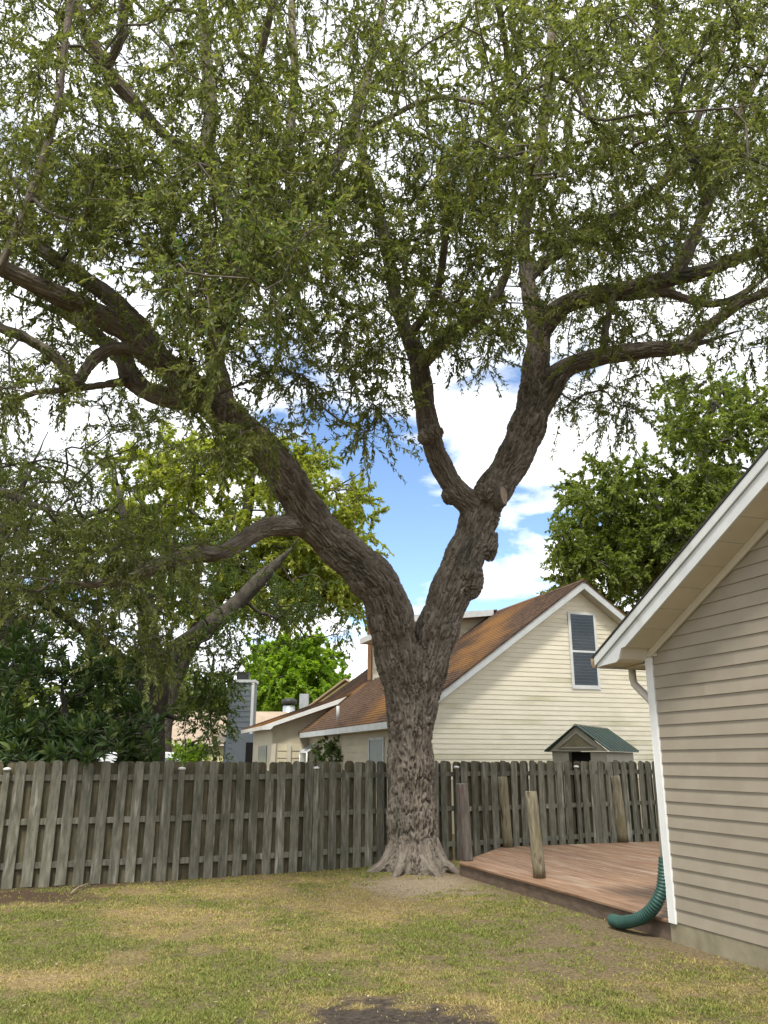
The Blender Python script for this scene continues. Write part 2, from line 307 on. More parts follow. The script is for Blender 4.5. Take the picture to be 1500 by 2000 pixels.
# ------------------------------------------------------------------ the two building axes (both houses and the deck share them)
A19 = math.radians(19)
E1 = np.array([math.cos(A19), math.sin(A19), 0]); E2 = np.array([-math.sin(A19), math.cos(A19), 0]); UP = np.array([0, 0, 1.0])
CORNER = gz(1318, 1840)

# ------------------------------------------------------------------ ground and lawn
TRUNK = gz(808, 1700)
P_BARE = gz(815, 1728); P_BOT = gz(705, 2003); P_RIGHT = gz(1090, 1850); P_LEFT = gz(20, 1752)
FENCE_PTS = np.array([[-8.2, 11.28], [-5.14, 12.45], [-3.15, 13.24], [-1.23, 14.27], [-0.04, 15.02], [1.19, 15.80], [5.9, 18.62], [9.5, 20.75]])
def fence_y(x): return np.interp(x, FENCE_PTS[:, 0], FENCE_PTS[:, 1])
def lawn_masks(x, y):
    p = np.stack([x, y, np.zeros_like(x)], 1)
    nz = vnoise(p, 1.6, 3, 4) - 0.5; nf = vnoise(p, 6, 9, 3) - 0.5
    def el(c, ax, ay): return np.sqrt(((x - c[0]) / ax) ** 2 + ((y - c[1]) / ay) ** 2) + nz * 0.9 + nf * 0.5
    sand = 1 - sstep(0.35, 1.35, el(P_BARE, 1.0, 1.2))
    dark = 1 - sstep(0.55, 1.35, el(P_BOT, 0.8, 0.5) + nf * 1.3)
    right = (1 - sstep(0.2, 1.3, el(P_RIGHT, 1.1, 1.5) + nf * 1.2)) * 0.85
    q = np.stack([x - CORNER[0], y - CORNER[1]], 1); s_ = q @ E1[:2]; t_ = q @ -E2[:2]
    strip = (1 - sstep(0.1, 0.55, -s_ + nz * 0.5)) * (t_ > -5.6) * (t_ < 8) * 0.75
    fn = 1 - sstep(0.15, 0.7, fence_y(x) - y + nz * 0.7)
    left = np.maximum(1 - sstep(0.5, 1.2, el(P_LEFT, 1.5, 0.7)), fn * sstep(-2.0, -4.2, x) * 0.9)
    return sand, dark, right, strip, left
def lawn_dry(x, y):
    p = np.stack([x, y, np.full_like(x, 5.0)], 1)
    d = vnoise(p, 0.9, 21, 3) * 0.6 + vnoise(p, 3.5, 33, 3) * 0.4
    def blob(px, py, ax, ay, g): c = gz(px, py); return g * np.exp(-((x - c[0]) / ax) ** 2 - ((y - c[1]) / ay) ** 2)
    d = d + blob(310, 1790, 0.9, 0.5, 0.28) + blob(720, 1765, 1.0, 0.7, 0.22) + blob(60, 1915, 0.5, 0.25, 0.28) + blob(520, 1745, 0.9, 0.4, 0.14)
    d = d - blob(960, 1830, 0.9, 1.0, 0.20) - blob(150, 1850, 0.9, 0.5, 0.16) - blob(640, 1910, 0.5, 0.4, 0.16) - blob(1200, 1950, 0.5, 0.4, 0.1) - blob(450, 1880, 0.6, 0.5, 0.08) - blob(60, 1790, 0.8, 0.4, 0.15)
    return d
gx = np.concatenate([-np.geomspace(600, 9.2, 14), np.arange(-9, 8.01, 0.09), np.geomspace(8.3, 600, 14)])
gy = np.concatenate([-np.geomspace(300, 3, 8), np.arange(4.5, 19, 0.09), np.geomspace(19.3, 1500, 16)])
X, Y = np.meshgrid(gx, gy); xs, ys = X.ravel(), Y.ravel(); nx_, ny_ = len(gx), len(gy)
pp = np.stack([xs, ys, np.zeros_like(xs)], 1)
near = sstep(12, 8, np.abs(xs)) * sstep(22, 19, ys)
zz = (vnoise(pp, 0.8, 4, 3) - 0.5) * 0.07 * near * sstep(0.1, 0.8, fence_y(xs) - ys) * sstep(0, 0.8, -((pp - CORNER) @ E1))
idx = np.arange(nx_ * ny_).reshape(ny_, nx_)
quads = np.stack([idx[:-1, :-1], idx[:-1, 1:], idx[1:, 1:], idx[1:, :-1]], -1).reshape(-1, 4)
gme = mesh_np('ground', np.stack([xs, ys, zz], 1), quads, M['ground'], True)
sand, dark, right, strip, left = lawn_masks(xs, ys); dry = np.clip((lawn_dry(xs, ys) - 0.40) / 0.3, 0, 1)
def mixc(a, b, t): return a * (1 - t[:, None]) + np.asarray(b) * t[:, None]
colr = mixc(np.tile([0.12, 0.10, 0.05], (len(xs), 1)), (0.22, 0.16, 0.085), dry)
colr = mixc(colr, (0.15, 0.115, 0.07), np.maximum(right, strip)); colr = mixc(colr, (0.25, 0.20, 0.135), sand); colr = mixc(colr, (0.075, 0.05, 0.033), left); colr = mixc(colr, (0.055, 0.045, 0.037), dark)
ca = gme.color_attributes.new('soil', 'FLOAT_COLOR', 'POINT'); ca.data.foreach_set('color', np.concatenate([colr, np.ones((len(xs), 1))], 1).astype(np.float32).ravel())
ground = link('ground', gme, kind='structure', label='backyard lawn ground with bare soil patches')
GZ = zz.reshape(ny_, nx_)
def ground_z(x, y):
    i = np.clip(np.searchsorted(gx, x) - 1, 0, nx_ - 2); j = np.clip(np.searchsorted(gy, y) - 1, 0, ny_ - 2)
    fx = (x - gx[i]) / (gx[i + 1] - gx[i]); fy = (y - gy[j]) / (gy[j + 1] - gy[j])
    return GZ[j, i] * (1 - fx) * (1 - fy) + GZ[j, i + 1] * fx * (1 - fy) + GZ[j + 1, i] * (1 - fx) * fy + GZ[j + 1, i + 1] * fx * fy
def on_lawn(x, y):
    q = np.stack([x - CORNER[0], y - CORNER[1]], 1); s_ = q @ E1[:2]; t_ = q @ -E2[:2]
    indeck = (s_ > -0.01) & (t_ > -5.2 - np.clip(s_, 0, 1.72) * 1.116)
    return (y < fence_y(x) - 0.03) & ~indeck & (np.hypot(x - TRUNK[0], y - TRUNK[1]) > 0.5)
def make_grass(n):
    y = 5.6 + (16.3 - 5.6) * rng.random(n) ** 1.25
    x = (rng.random(n) * 2 - 1) * (0.52 * y + 0.7)
    k = on_lawn(x, y); x, y = x[k], y[k]
    sand, dark, right, strip, left = lawn_masks(x, y)
    thin = sstep(.52, .72, vnoise(np.stack([x, y, x * 0], 1), 4.5, 91, 3)) * .75
    keep = rng.random(len(x)) > np.clip(thin + sand * 0.93 + dark * .97 + right * 0.9 + strip * 0.95 + left * 0.9, 0, 1)
    x, y = x[keep], y[keep]; n = len(x)
    tuft = vnoise(np.stack([x, y, x * 0], 1), 7, 40, 2)
    d = np.clip((lawn_dry(x, y) - 0.40) / 0.26, 0, 1); d = np.clip(d + (rng.random(n) - 0.5) * 0.7 + (vnoise(np.stack([x, y, x * 0], 1), 11, 77, 2) - .5) * .9, 0, 1)
    hgt = (0.010 + 0.020 * rng.random(n) ** 1.5) * (0.35 + 1.3 * tuft) * (1 - 0.3 * d); wid = (0.003 + 0.003 * rng.random(n)) * (0.7 + y / 14)
    a = rng.random(n) * 6.283; lean = hgt * (0.3 + 1.2 * rng.random(n)); b = rng.random(n) * 6.283
    z = ground_z(x, y) - 0.004
    p0 = np.stack([x + np.cos(a) * wid, y + np.sin(a) * wid, z], 1); p1 = np.stack([x - np.cos(a) * wid, y - np.sin(a) * wid, z], 1)
    p2 = np.stack([x + np.cos(b) * lean, y + np.sin(b) * lean, z + hgt], 1)
    me = mesh_np('grass', np.stack([p0, p1, p2], 1).reshape(-1, 3), np.arange(3 * n).reshape(n, 3), M['grass'])
    g = np.array([0.155, 0.195, 0.040]); s_ = np.array([0.42, 0.325, 0.135]); g2 = np.array([0.28, 0.285, 0.07])
    c = g * (1 - d[:, None]) + s_ * d[:, None]; r = rng.random(n)[:, None]; c = c * (1 - r * 0.5) + g2 * r * 0.5; c *= (0.7 + 0.6 * rng.random(n))[:, None]
    c = np.repeat(np.concatenate([c, np.ones((n, 1))], 1), 3, 0)
    ca = me.color_attributes.new('tintc', 'FLOAT_COLOR', 'POINT'); ca.data.foreach_set('color', c.astype(np.float32).ravel())
    return link('grass', me, kind='stuff', label='patchy yellow green lawn grass', cat='grass')
make_grass(800000)
# fallen leaves and one dead stick
nl = 520; y = 6 + 9.5 * rng.random(nl); x = (rng.random(nl) * 2 - 1) * 0.5 * y
k = on_lawn(x, y); x, y = x[k], y[k]; nl = len(x); a = rng.random(nl) * 6.28; s_ = 0.008 + 0.016 * rng.random(nl) ** 2; z = ground_z(x, y) + 0.022 + 0.012 * rng.random(nl)
dx, dy = np.cos(a) * s_, np.sin(a) * s_
q = np.stack([np.stack([x - dx, y - dy, z], 1), np.stack([x + dy * .4, y - dx * .4, z + .006], 1), np.stack([x + dx, y + dy, z + .004], 1), np.stack([x - dy * .4, y + dx * .4, z + .006], 1)], 1)
lm = mesh_np('fallen_leaves', q.reshape(-1, 3), np.arange(4 * nl).reshape(nl, 4), mat('dry_leaf', [(0.3, (0.22, 0.15, 0.08)), (0.7, (0.55, 0.47, 0.33))], scale=3))
link('fallen_leaves', lm, kind='stuff', label='dry fallen leaves scattered on the lawn', cat='leaves')
st = [gz(138, 1749) + [0, 0, .03], gz(152, 1741) + [0, 0, .05], gz(165, 1737) + [0, 0, .06], gz(178, 1730) + [0, 0, .05]]
MB().tube(st, [0.012, 0.011, 0.009, 0.005], 6).build('dead_stick', M['cut'], label='pale dead stick lying on soil by the fence foot', cat='stick')

# ------------------------------------------------------------------ fence
fence = thing('wooden_fence', (0, 14.8, 0), 'weathered grey wooden board fence with white capped posts behind the oak', 'fence')
seg = np.linalg.norm(np.diff(FENCE_PTS, axis=0), axis=1); ARC = np.concatenate([[0], np.cumsum(seg)])
def fpos(a):
    x = np.interp(a, ARC, FENCE_PTS[:, 0]); y = np.interp(a, ARC, FENCE_PTS[:, 1])
    x2 = np.interp(a + .3, ARC, FENCE_PTS[:, 0]); y2 = np.interp(a + .3, ARC, FENCE_PTS[:, 1]); x1 = np.interp(a - .3, ARC, FENCE_PTS[:, 0]); y1 = np.interp(a - .3, ARC, FENCE_PTS[:, 1])
    return np.array([x, y, 0]), math.atan2(y2 - y1, x2 - x1)
def px_of(p):
    d = depth(p); return 750 + F * p[0] / d
def arc_at_px(px):
    aa = np.linspace(0.5, ARC[-1] - .5, 4000); v = np.array([px_of(np.append(fpos(a)[0][:2], 1.0)) for a in aa]); return aa[np.argmin(abs(v - px))]
def board_mesh(w, h, th, kind, seed):
    r = random.Random(seed); m = MB(); e = 0.028
    if kind == 'ear': top = [(-w / 2, h - e * 1.5), (-w / 2 + e, h - r.uniform(0, .01)), (w / 2 - e, h - r.uniform(0, .012)), (w / 2, h - e * 1.5 - r.uniform(0, .01))]
    elif kind == 'round': top = [(-w / 2, h - .05), (-w / 2 + .015, h - .02), (-w / 2 + .045, h), (w / 2 - .045, h - .003), (w / 2 - .015, h - .022), (w / 2, h - .055)]
    else: top = [(-w / 2, h - .02), (-w / 4, h - .05), (0.0, h - .04), (w / 5, h - .11), (w / 2, h - .13)]
    poly = [(-w / 2, 0.0)] + top + [(w / 2, 0.0)]
    m.prism([(x, -th / 2, z) for x, z in poly][::-1], (0, th, 0)); return m.mesh('board', M['fence'], bevel=0.002)
BM = [board_mesh(0.142 + 0.004 * (i % 2), 1.70, 0.018, 'ear' if i % 3 else 'round', i) for i in range(8)]
BROKEN = board_mesh(0.142, 1.60, 0.018, 'broken', 3)
BMI = []
for i in range(4):
    me = BM[i].copy(); me.materials.clear(); me.materials.append(M['fence_in']); BMI.append(me)
post_arcs = [arc_at_px(p) for p in (4, 349, 613, 890, 1126)]; post_arcs += [post_arcs[-1] + 2.44, post_arcs[-1] + 4.9]
def put_board(me, a, off, z0, sx, tilt):
    p, ang = fpos(a); n = np.array([math.sin(ang), -math.cos(ang), 0])     # toward the lawn
    o = bpy.data.objects.new('board', me); COL.objects.link(o); o.parent = fence
    o.location = p + n * off - WORLD[fence] + [0, 0, z0]; o.rotation_euler = (random.uniform(-.012, .012), tilt, ang); o.scale = (sx, 1, random.uniform(.992, 1.008)); return o
a = 0.4; i = 0
brk = [arc_at_px(516), arc_at_px(673)]; miss = arc_at_px(1160)
while a < ARC[-1] - 0.3:
    b = a + random.uniform(-.012, .012)
    near_post = min(abs(b - q) for q in post_arcs)
    if near_post > 0.085:
        me = BROKEN if min(abs(b - q) for q in brk) < 0.11 else random.choice(BM)
        put_board(me, b, 0.034, random.uniform(-.01, .012), random.uniform(.96, 1.04), random.uniform(-.008, .008))
    c2 = a + 0.115
    if abs(c2 - miss) > 0.12:
        put_board(random.choice(BMI), c2 + random.uniform(-.012, .012), -0.034, random.uniform(-.015, .0), random.uniform(1.22, 1.3), random.uniform(-.008, .008))
    a += 0.231; i += 1
for q0, q1 in zip([post_arcs[0] - 2.44] + post_arcs[:-1], post_arcs):
    for z in (0.23, 0.82, 1.42):
        p, a0 = fpos(q0 + 0.0); q, _ = fpos(q1); d = q - p; ln = np.linalg.norm(d); d /= ln; n = np.array([d[1], -d[0], 0])
        MB().box(p + d * 0.004 - n * 0.0225 + [0, 0, z + random.uniform(-.015, .015)], d * (ln - .008), n * 0.045, (0, 0, 0.085)).build('rail', M['fence'], fence, bevel=0.004)
for q in post_arcs:
    p, ang = fpos(q); d = np.array([math.cos(ang), math.sin(ang), 0]); n = np.array([d[1], -d[0], 0])
    po = MB().box(p - d * 0.045 + n * 0.0245, d * 0.09, n * 0.052, (0, 0, 1.57)).build('post', M['fence'], fence, bevel=0.006)
    cpt = p + n * 0.050 + np.array([0, 0, 1.57])
    MB().tube([cpt, cpt + [0, 0, .022], cpt + [0, 0, .034], cpt + [0, 0, .042]], [.052, .056, .042, .012], 12).build('cap', M['cap'], po)

# ------------------------------------------------------------------ our house (beige siding), only its near gable shows
def HW(t, s, z): return CORNER - E2 * t + E1 * s + UP * z       # t along the gable wall toward the camera, s into the house
house = thing('beige_house', tuple(CORNER), 'beige clapboard house gable with white corner trim and cream soffit beside the deck', 'house')
WID, DEP, ZW, PT = 9.0, 9.0, 2.72, 0.505
ZS = 0.19                                                        # siding starts
def rake_z(t): return ZW + 0.10 + PT * min(t, WID - t)
wall = MB().prism([HW(0, 0, 0.02), HW(WID, 0, 0.02), HW(WID, 0, ZW + .06), HW(WID / 2, 0, ZW + .06 + PT * WID / 2), HW(0, 0, ZW + .06)], E1 * DEP).build('wall', M['beige'], house)
MB().box(HW(-0.03, -0.012, -0.05), -E2 * (WID + .05), E1 * (DEP + .03), UP * (ZS + 0.045)).build('foundation', M['concrete'], house)
z = ZS; k = 0; EXPO = 0.1245
while z < ZW + PT * WID / 2 - 0.1:
    def lim(zz): return max(0.0, (zz - ZW - .045) / PT + 0.02)
    t0a, t0b = lim(z), lim(z + EXPO + .012); t1a, t1b = WID - t0a, WID - t0b
    if t0a == 0: t0a = 0.085
    if t0b <= 0: t0b = 0.085
    cuts = [t0a]; c0 = (k * 1.37) % 2.3 + 0.55
    while c0 < t1a - .4:
        if c0 > t0a + .5 and c0 > t0b + .3: cuts.append(c0)
        c0 += 3.2
    cuts.append(t1a)
    for j in range(len(cuts) - 1):
        ta, tb = cuts[j], cuts[j + 1]; ua = t0b if j == 0 else ta; ub = t1b if j == len(cuts) - 2 else tb + 0.0
        pr = 0.0015 * (j % 2); zt = z + EXPO + .012
        MB().hexa([HW(ta, -0.019 - pr, z), HW(tb, -0.019 - pr, z), HW(tb, -.001, z), HW(ta, -.001, z), HW(ua, -0.004 - pr, zt), HW(ub, -0.004 - pr, zt), HW(ub, -.001, zt), HW(ua, -.001, zt)]).build('siding_board', M['beige'], house)
    z += EXPO; k += 1
MB().box(HW(-0.016, -0.030, ZS - 0.02), -E2 * 0.098, E1 * 0.0285, UP * (ZW - ZS + 0.06)).build('corner_trim', M['white'], house, bevel=0.003)
MB().box(HW(-0.018, -0.0295, ZS - 0.02), E2 * 0.014, E1 * 0.11, UP * (ZW - ZS + 0.06)).build('corner_trim', M['white'], house, bevel=0.003)
# roof: slab with overhangs, dark drip edge
OH, EV = 0.37, 0.44                                              # rake and eave overhang
def roof_z(t): return 2.80 + PT * (t + 0.45)
for sgn in (0, 1):
    def HT(t, s, z): return HW(t if not sgn else WID - t, s, z)
    ta, tb = -EV - 0.03, WID / 2
    MB().hexa([HT(ta, -OH - .03, roof_z(ta) - 0.0), HT(tb, -OH - .03, roof_z(tb)), HT(tb, DEP + .3, roof_z(tb)), HT(ta, DEP + .3, roof_z(ta)),
               HT(ta, -OH - .03, roof_z(ta) + .022), HT(tb, -OH - .03, roof_z(tb) + .022), HT(tb, DEP + .3, roof_z(tb) + .022), HT(ta, DEP + .3, roof_z(ta) + .022)]).build('roof', M['shingle_dk'], house)
    # two-step rake board: narrow upper strip proud of the wide lower board
    f1 = [HT(-EV, -OH - .022, roof_z(-EV) - .098), HT(tb, -OH - .022, roof_z(tb) - .098), HT(tb, -OH - .022, roof_z(tb) - .004), HT(-EV, -OH - .022, roof_z(-EV) - .004)]
    MB().prism(f1, E1 * .021).build('rake_strip', M['greyw'], house, bevel=0.002)
    f2 = [HT(-EV + .02, -OH, roof_z(-EV + .02) - .235), HT(tb, -OH, roof_z(tb) - .235), HT(tb, -OH, roof_z(tb) - .1), HT(-EV + .02, -OH, roof_z(-EV + .02) - .1)]
    f2[0] = HT(-EV + .02, -OH, roof_z(-EV) - .105)
    tl = -EV + .02
    prof = [HT(tl, -OH, roof_z(tl) - .1), HT(tl, -OH, roof_z(tl) - .125), HT(-.33, -OH, 2.70), HT(-.06, -OH, 2.71), HT(-.01, -OH, 2.735), HT(.02, -OH, 2.80), HT(.05, -OH, 2.845), HT(.12, -OH, roof_z(.12) - .235), HT(tb, -OH, roof_z(tb) - .235), HT(tb, -OH, roof_z(tb) - .1)]
    MB().prism(prof, E1 * .022).build('rake_board', M['greyw'], house)
    # soffit panels under the rake overhang
    t = 0.115; w = 0.305
    while t < WID / 2 - .02:
        t2 = min(t + w - .009, WID / 2)
        MB().hexa([HT(t, -OH + .023, roof_z(t) - .232), HT(t2, -OH + .023, roof_z(t2) - .232), HT(t2, -.022, roof_z(t2) - .232), HT(t, -.022, roof_z(t) - .232),
                   HT(t, -OH + .023, roof_z(t) - .215), HT(t2, -OH + .023, roof_z(t2) - .215), HT(t2, -.022, roof_z(t2) - .215), HT(t, -.022, roof_z(t) - .215)]).build('soffit_panel', M['soffit'], house)
        t += w
    MB().hexa([HT(.1, -.046, roof_z(.1) - .315), HT(tb, -.046, roof_z(tb) - .315), HT(tb, -.021, roof_z(tb) - .315), HT(.1, -.021, roof_z(.1) - .315),
               HT(.1, -.046, roof_z(.1) - .234), HT(tb, -.046, roof_z(tb) - .234), HT(tb, -.021, roof_z(tb) - .234), HT(.1, -.021, roof_z(.1) - .234)]).build('frieze_trim', M['soffit'], house)
# boxed eave return under the overhang, curved cheek
MB().prism([HW(-.40, -OH + .023, 2.705), HW(-.06, -OH + .023, 2.715), HW(-.01, -OH + .023, 2.74), HW(.02, -OH + .023, 2.80), HW(.05, -OH + .023, 2.845), HW(.115, -OH + .023, 2.86), HW(-.40, -OH + .023, 2.75)], E1 * (OH - .055)).build('eave_return', M['soffit'], house)
MB().box(HW(-.014, -.031, 2.763), -E2 * .17, E1 * .0295, UP * .12).build('frieze_trim', M['soffit'], house)
MB().box(HW(-EV + .02, -.02, 2.69), -E2 * (EV - .04), E1 * (DEP), UP * .02).build('eave_soffit', M['soffit'], house)
MB().box(HW(-EV - .0, -OH + .03, 2.68), E2 * .018 * -1, E1 * (DEP + .3), UP * .10).build('eave_fascia', M['greyw'], house)
gt = MB()
prof = [(-EV - .002, 2.795), (-EV - .002, 2.70), (-EV - .075, 2.695), (-EV - .10, 2.74), (-EV - .105, 2.80), (-EV - .098, 2.80), (-EV - .092, 2.745), (-EV - .07, 2.703), (-EV - .009, 2.708), (-EV - .009, 2.795)]
gt.prism([HW(t, -OH + .012, z) for t, z in prof], E1 * (DEP + .3)); gut = gt.build('gutter', M['gutter'], house)
MB().prism([HW(t, -OH + .002, z) for t, z in prof[:5]], E1 * .009).build('gutter_end_cap', M['rust'], gut)
# downspout: out of the gutter, two elbows, then down the hidden side wall beside the corner
dp = [HW(-EV - .05, .13, 2.71), HW(-EV - .05, .13, 2.60), HW(-EV - .03, .13, 2.53), HW(-EV + .06, .13, 2.46), HW(-.16, .13, 2.30), HW(-.085, .13, 2.24), HW(-.075, .13, 2.14), HW(-.075, .13, 1.4), HW(-.075, .13, 0.72)]
dp[-3:] = [HW(-.075, .10, 2.14), HW(-.075, .06, 1.4), HW(-.075, .02, 0.74)]
MB().tube(dp, [.042] * 9, 10).build('downspout', M['gutter'], house)

# green corrugated drain hose on the downspout's foot
hp = [HW(-.078, .02, .76), HW(-.078, .0, .62), HW(-.085, -.035, .46), HW(-.13, -.085, .33), HW(-.25, -.12, .215), HW(-.42, -.15, .135), HW(-.62, -.165, .085), HW(-.80, -.165, .075)]
def catmull(P, step):
    P = [np.asarray(p, float) for p in P]; out = []
    for i in range(len(P) - 1):
        p0, p1, p2, p3 = P[max(i - 1, 0)], P[i], P[i + 1], P[min(i + 2, len(P) - 1)]
        n = max(2, int(np.linalg.norm(p2[:3] - p1[:3]) / step))
        for k in range(n):
            t = k / n; out.append(0.5 * ((2 * p1) + (-p0 + p2) * t + (2 * p0 - 5 * p1 + 4 * p2 - p3) * t * t + (-p0 + 3 * p1 - 3 * p2 + p3) * t ** 3))
    out.append(P[-1]); return out
hc = catmull(hp, 0.0075); hr = [(0.050 + 0.010 * min(1, i / 60)) + (0.0055 if (i // 2) % 2 else -0.0035) * (0.25 if i < 8 or 60 > len(hc) - i > 40 else 1) for i in range(len(hc))]
hose = thing('drain_hose', tuple(HW(-.8, -.165, 0)), 'dark green corrugated drain hose curving from downspout onto the lawn', 'hose')
MB().tube(hc, hr, 16, cap=False).build('tube', M['hose'], hose)
MB().tube([hc[-1], hc[-1] + (hc[-1] - hc[-3]) * .4], [.062, .064], 16, cap=False).build('cuff', M['hose'], hose)
MB().tube([hc[-1] - (hc[-1] - hc[-3]) * 2, hc[-1] - (hc[-1] - hc[-3]) * 1.5], [.045, .045], 12).build('opening', M['dark'], hose)

# ------------------------------------------------------------------ deck
DZ = 0.19
deck = thing('wooden_deck', tuple(HW(-2.5, 1, 0)), 'low reddish brown stained wooden deck with clipped corner beside the beige house', 'deck')
def deck_t0(s): return -5.16 - min(max(s, 0), 1.72) * (1.92 / 1.72)
s = -0.022; bi = 0
while s < 7.2:
    s1 = s + 0.133; ts, te = deck_t0(s), deck_t0(s1)
    joint = [-2.2, -3.6, -1.2, -2.9][bi % 4] if bi % 3 == 2 else None
    spans = [(ts, te, -0.03, -0.03)] if joint is None else [(ts, te, joint - .002, joint - .002), (joint + .002, joint + .002, -0.03, -0.03)]
    for a0, a1, b0, b1 in spans:
        j0 = random.uniform(-.0012, .0012)
        MB().hexa([HW(a0, s, DZ - .028 + j0), HW(b0, s, DZ - .028 + j0), HW(b1, s1, DZ - .028 + j0), HW(a1, s1, DZ - .028 + j0), HW(a0, s, DZ + j0), HW(b0, s, DZ + j0), HW(b1, s1, DZ + j0), HW(a1, s1, DZ + j0)]).build('deck_board', M['deck'], deck, bevel=0.003)
    s += 0.142; bi += 1
for a0, b0 in ((-5.15, -3.05), (-3.045, -0.0)):
    MB().box(HW(a0, 0.004, -0.02), -E2 * (b0 - a0), E1 * .03, UP * (DZ - .010)).build('fascia_board', M['fascia'], deck, bevel=0.002)
pA, pC = HW(-5.15, .006, -.02), HW(-7.06, 1.70, -.02); dn = (pC - pA) / np.linalg.norm(pC - pA)
MB().box(pA, pC - pA, np.cross(UP, dn) * -.03, UP * (DZ - .010)).build('fascia_board', M['fascia'], deck)
MB().box(HW(-0.02, .0, -0.02), -E2 * .0195, E1 * .03, UP * (DZ - .01)).build('fascia_board', M['fascia'], deck)
def deck_post(px, py, top, wpx, m, sq=False, lean=0.0, lab=None):
    b = gz(px, py, DZ); d = depth(b); r = wpx * d / F / 2
    if sq:
        o = MB().box(b - E1 * r - E2 * r, E1 * 2 * r, E2 * 2 * r, UP * top + np.array([-.05, 0, 0])).build('post', m, deck, bevel=0.012)
    else:
        n = 9; pts = []; rr = []
        for i in range(n):
            f = i / (n - 1); pts.append(b + np.array([lean * f + .004 * math.sin(i * 2.1), .004 * math.cos(i * 1.7), top * f])); rr.append(r * (1.03 - .05 * f + random.uniform(-.02, .02)))
        pts.append(pts[-1] + np.array([0, 0, .006])); rr.append(rr[-1] * .93)
        o = MB().tube(pts, rr, 14).build('post', m, deck)
    if lab: o['label'] = lab
deck_post(912, 1681, 1.16, 19, M['darkpost'], True, lab='dark squared stub post at the clipped deck corner')
deck_post(992, 1655, 1.22, 19, M['post'], lean=-.05)
deck_post(1054, 1715, 1.10, 24, M['post'], lean=-.06, lab='pale split round stub post on the front deck edge')
deck_post(1217, 1645, 1.22, 20, M['post'], lean=-.06)

# ------------------------------------------------------------------ neighbour's cream house
N0 = at(797, 1400, 20.5)                                         # lower near end of its rake
APEX = onplane(1140, 1133, N0, E2)
SA = float(np.dot(APEX - N0, E1)); ZE = float(N0[2]); ZA = float(APEX[2]); PN = (ZA - ZE) / SA
def NB(s, l, z): return np.array([N0[0], N0[1], 0]) + E1 * s + E2 * l + UP * z
nh = thing('cream_house', tuple(NB(0, 0, 0)), 'cream clapboard house with brown mossy shingle roof and dormer behind the fence', 'house')
WL = 0.34                                                        # wall sits behind the rake edge
S0, S1 = 0.35, 2 * SA - 0.35                                     # wall corners
LEN, LP = 15.4, 11.0
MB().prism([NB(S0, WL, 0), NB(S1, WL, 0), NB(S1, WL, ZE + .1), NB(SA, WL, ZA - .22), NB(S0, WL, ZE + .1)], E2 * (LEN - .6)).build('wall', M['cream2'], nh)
z = 1.25; EX = 0.123; k = 0
while z < ZA - .38:
    zt = z + EX + .01
    def lm(zz): return max(S0, (zz - ZE) / PN + .16 + S0 * .0)
    a0, a1 = lm(z), lm(zt); b0, b1 = 2 * SA - a0, 2 * SA - a1
    if a1 < SA - .02:
        MB().hexa([NB(a0, WL - .018, z), NB(b0, WL - .018, z), NB(b0, WL - .001, z), NB(a0, WL - .001, z), NB(a1, WL - .004, zt), NB(b1, WL - .004, zt), NB(b1, WL - .001, zt), NB(a1, WL - .001, zt)]).build('siding_board', M['cream'], nh)
    z += EX; k += 1
# roof: stepped shingle courses on both slopes
def courses(fn, n, L0, L1, mt, name, th=0.03, parent=nh):
    """fn(u) -> (s, z) down the slope, u in 0..1 from ridge to eave"""
    m = MB()
    for i in range(n):
        (sa, za), (sb, zb_) = fn(i / n), fn((i + 1) / n)
        m.add([NB(sa, L0, za + .004), NB(sa, L1, za + .004), NB(sb, L1, zb_ + .022), NB(sb, L0, zb_ + .022), NB(sb, L1, zb_ + .003), NB(sb, L0, zb_ + .003)], [(0, 1, 2, 3), (3, 2, 4, 5)])
    (sa, za), (sb, zb_) = fn(0), fn(1)
    m.hexa([NB(sb, L0, zb_ - th), NB(sa, L0, za - th), NB(sa, L1, za - th), NB(sb, L1, zb_ - th), NB(sb, L0, zb_ + .002), NB(sa, L0, za + .002), NB(sa, L1, za + .002), NB(sb, L1, zb_ + .002)])
    return m.build(name, mt, parent)
courses(lambda u: (SA * (1 - u) - .06 * u, ZA + (ZE - ZA) * u - .06 * u * PN), 46, -.02, LEN, M['shingle'], 'roof')
courses(lambda u: (SA + SA * u, ZA + (ZE - ZA) * u), 40, -.02, LEN, M['shingle'], 'roof')
MB().prism([NB(SA - .12, -.03, ZA - .06), NB(SA, -.03, ZA + .035), NB(SA + .12, -.03, ZA - .06)], E2 * LEN).build('ridge_cap', M['shingle'], nh)
for sg in (-1, 1):
    def R(d, z, l): return NB(SA + sg * d, l, z)
    prof = [(0, ZA - .03), (SA, ZE - .03), (SA, ZE - .24), (SA - .2, ZE - .24), (SA - .25, ZE - .22 + .19), (0, ZA - .26)]
    prof = [(0, ZA - .03), (SA + .04, ZE - .03 - .04 * PN), (SA + .04, ZE - .22 - .04 * PN), (0, ZA - .24)]
    MB().prism([R(d, z, 0) for d, z in prof], E2 * .03).build('rake_board', M['greyw'], nh)
    MB().prism([R(0, ZA - .225, .031), R(SA - .05, ZE - .225 + .05 * PN, .031), R(SA - .05, ZE - .245 + .05 * PN, .031), R(0, ZA - .245, .031)], E2 * (WL - .05)).build('soffit', M['soffit'], nh)
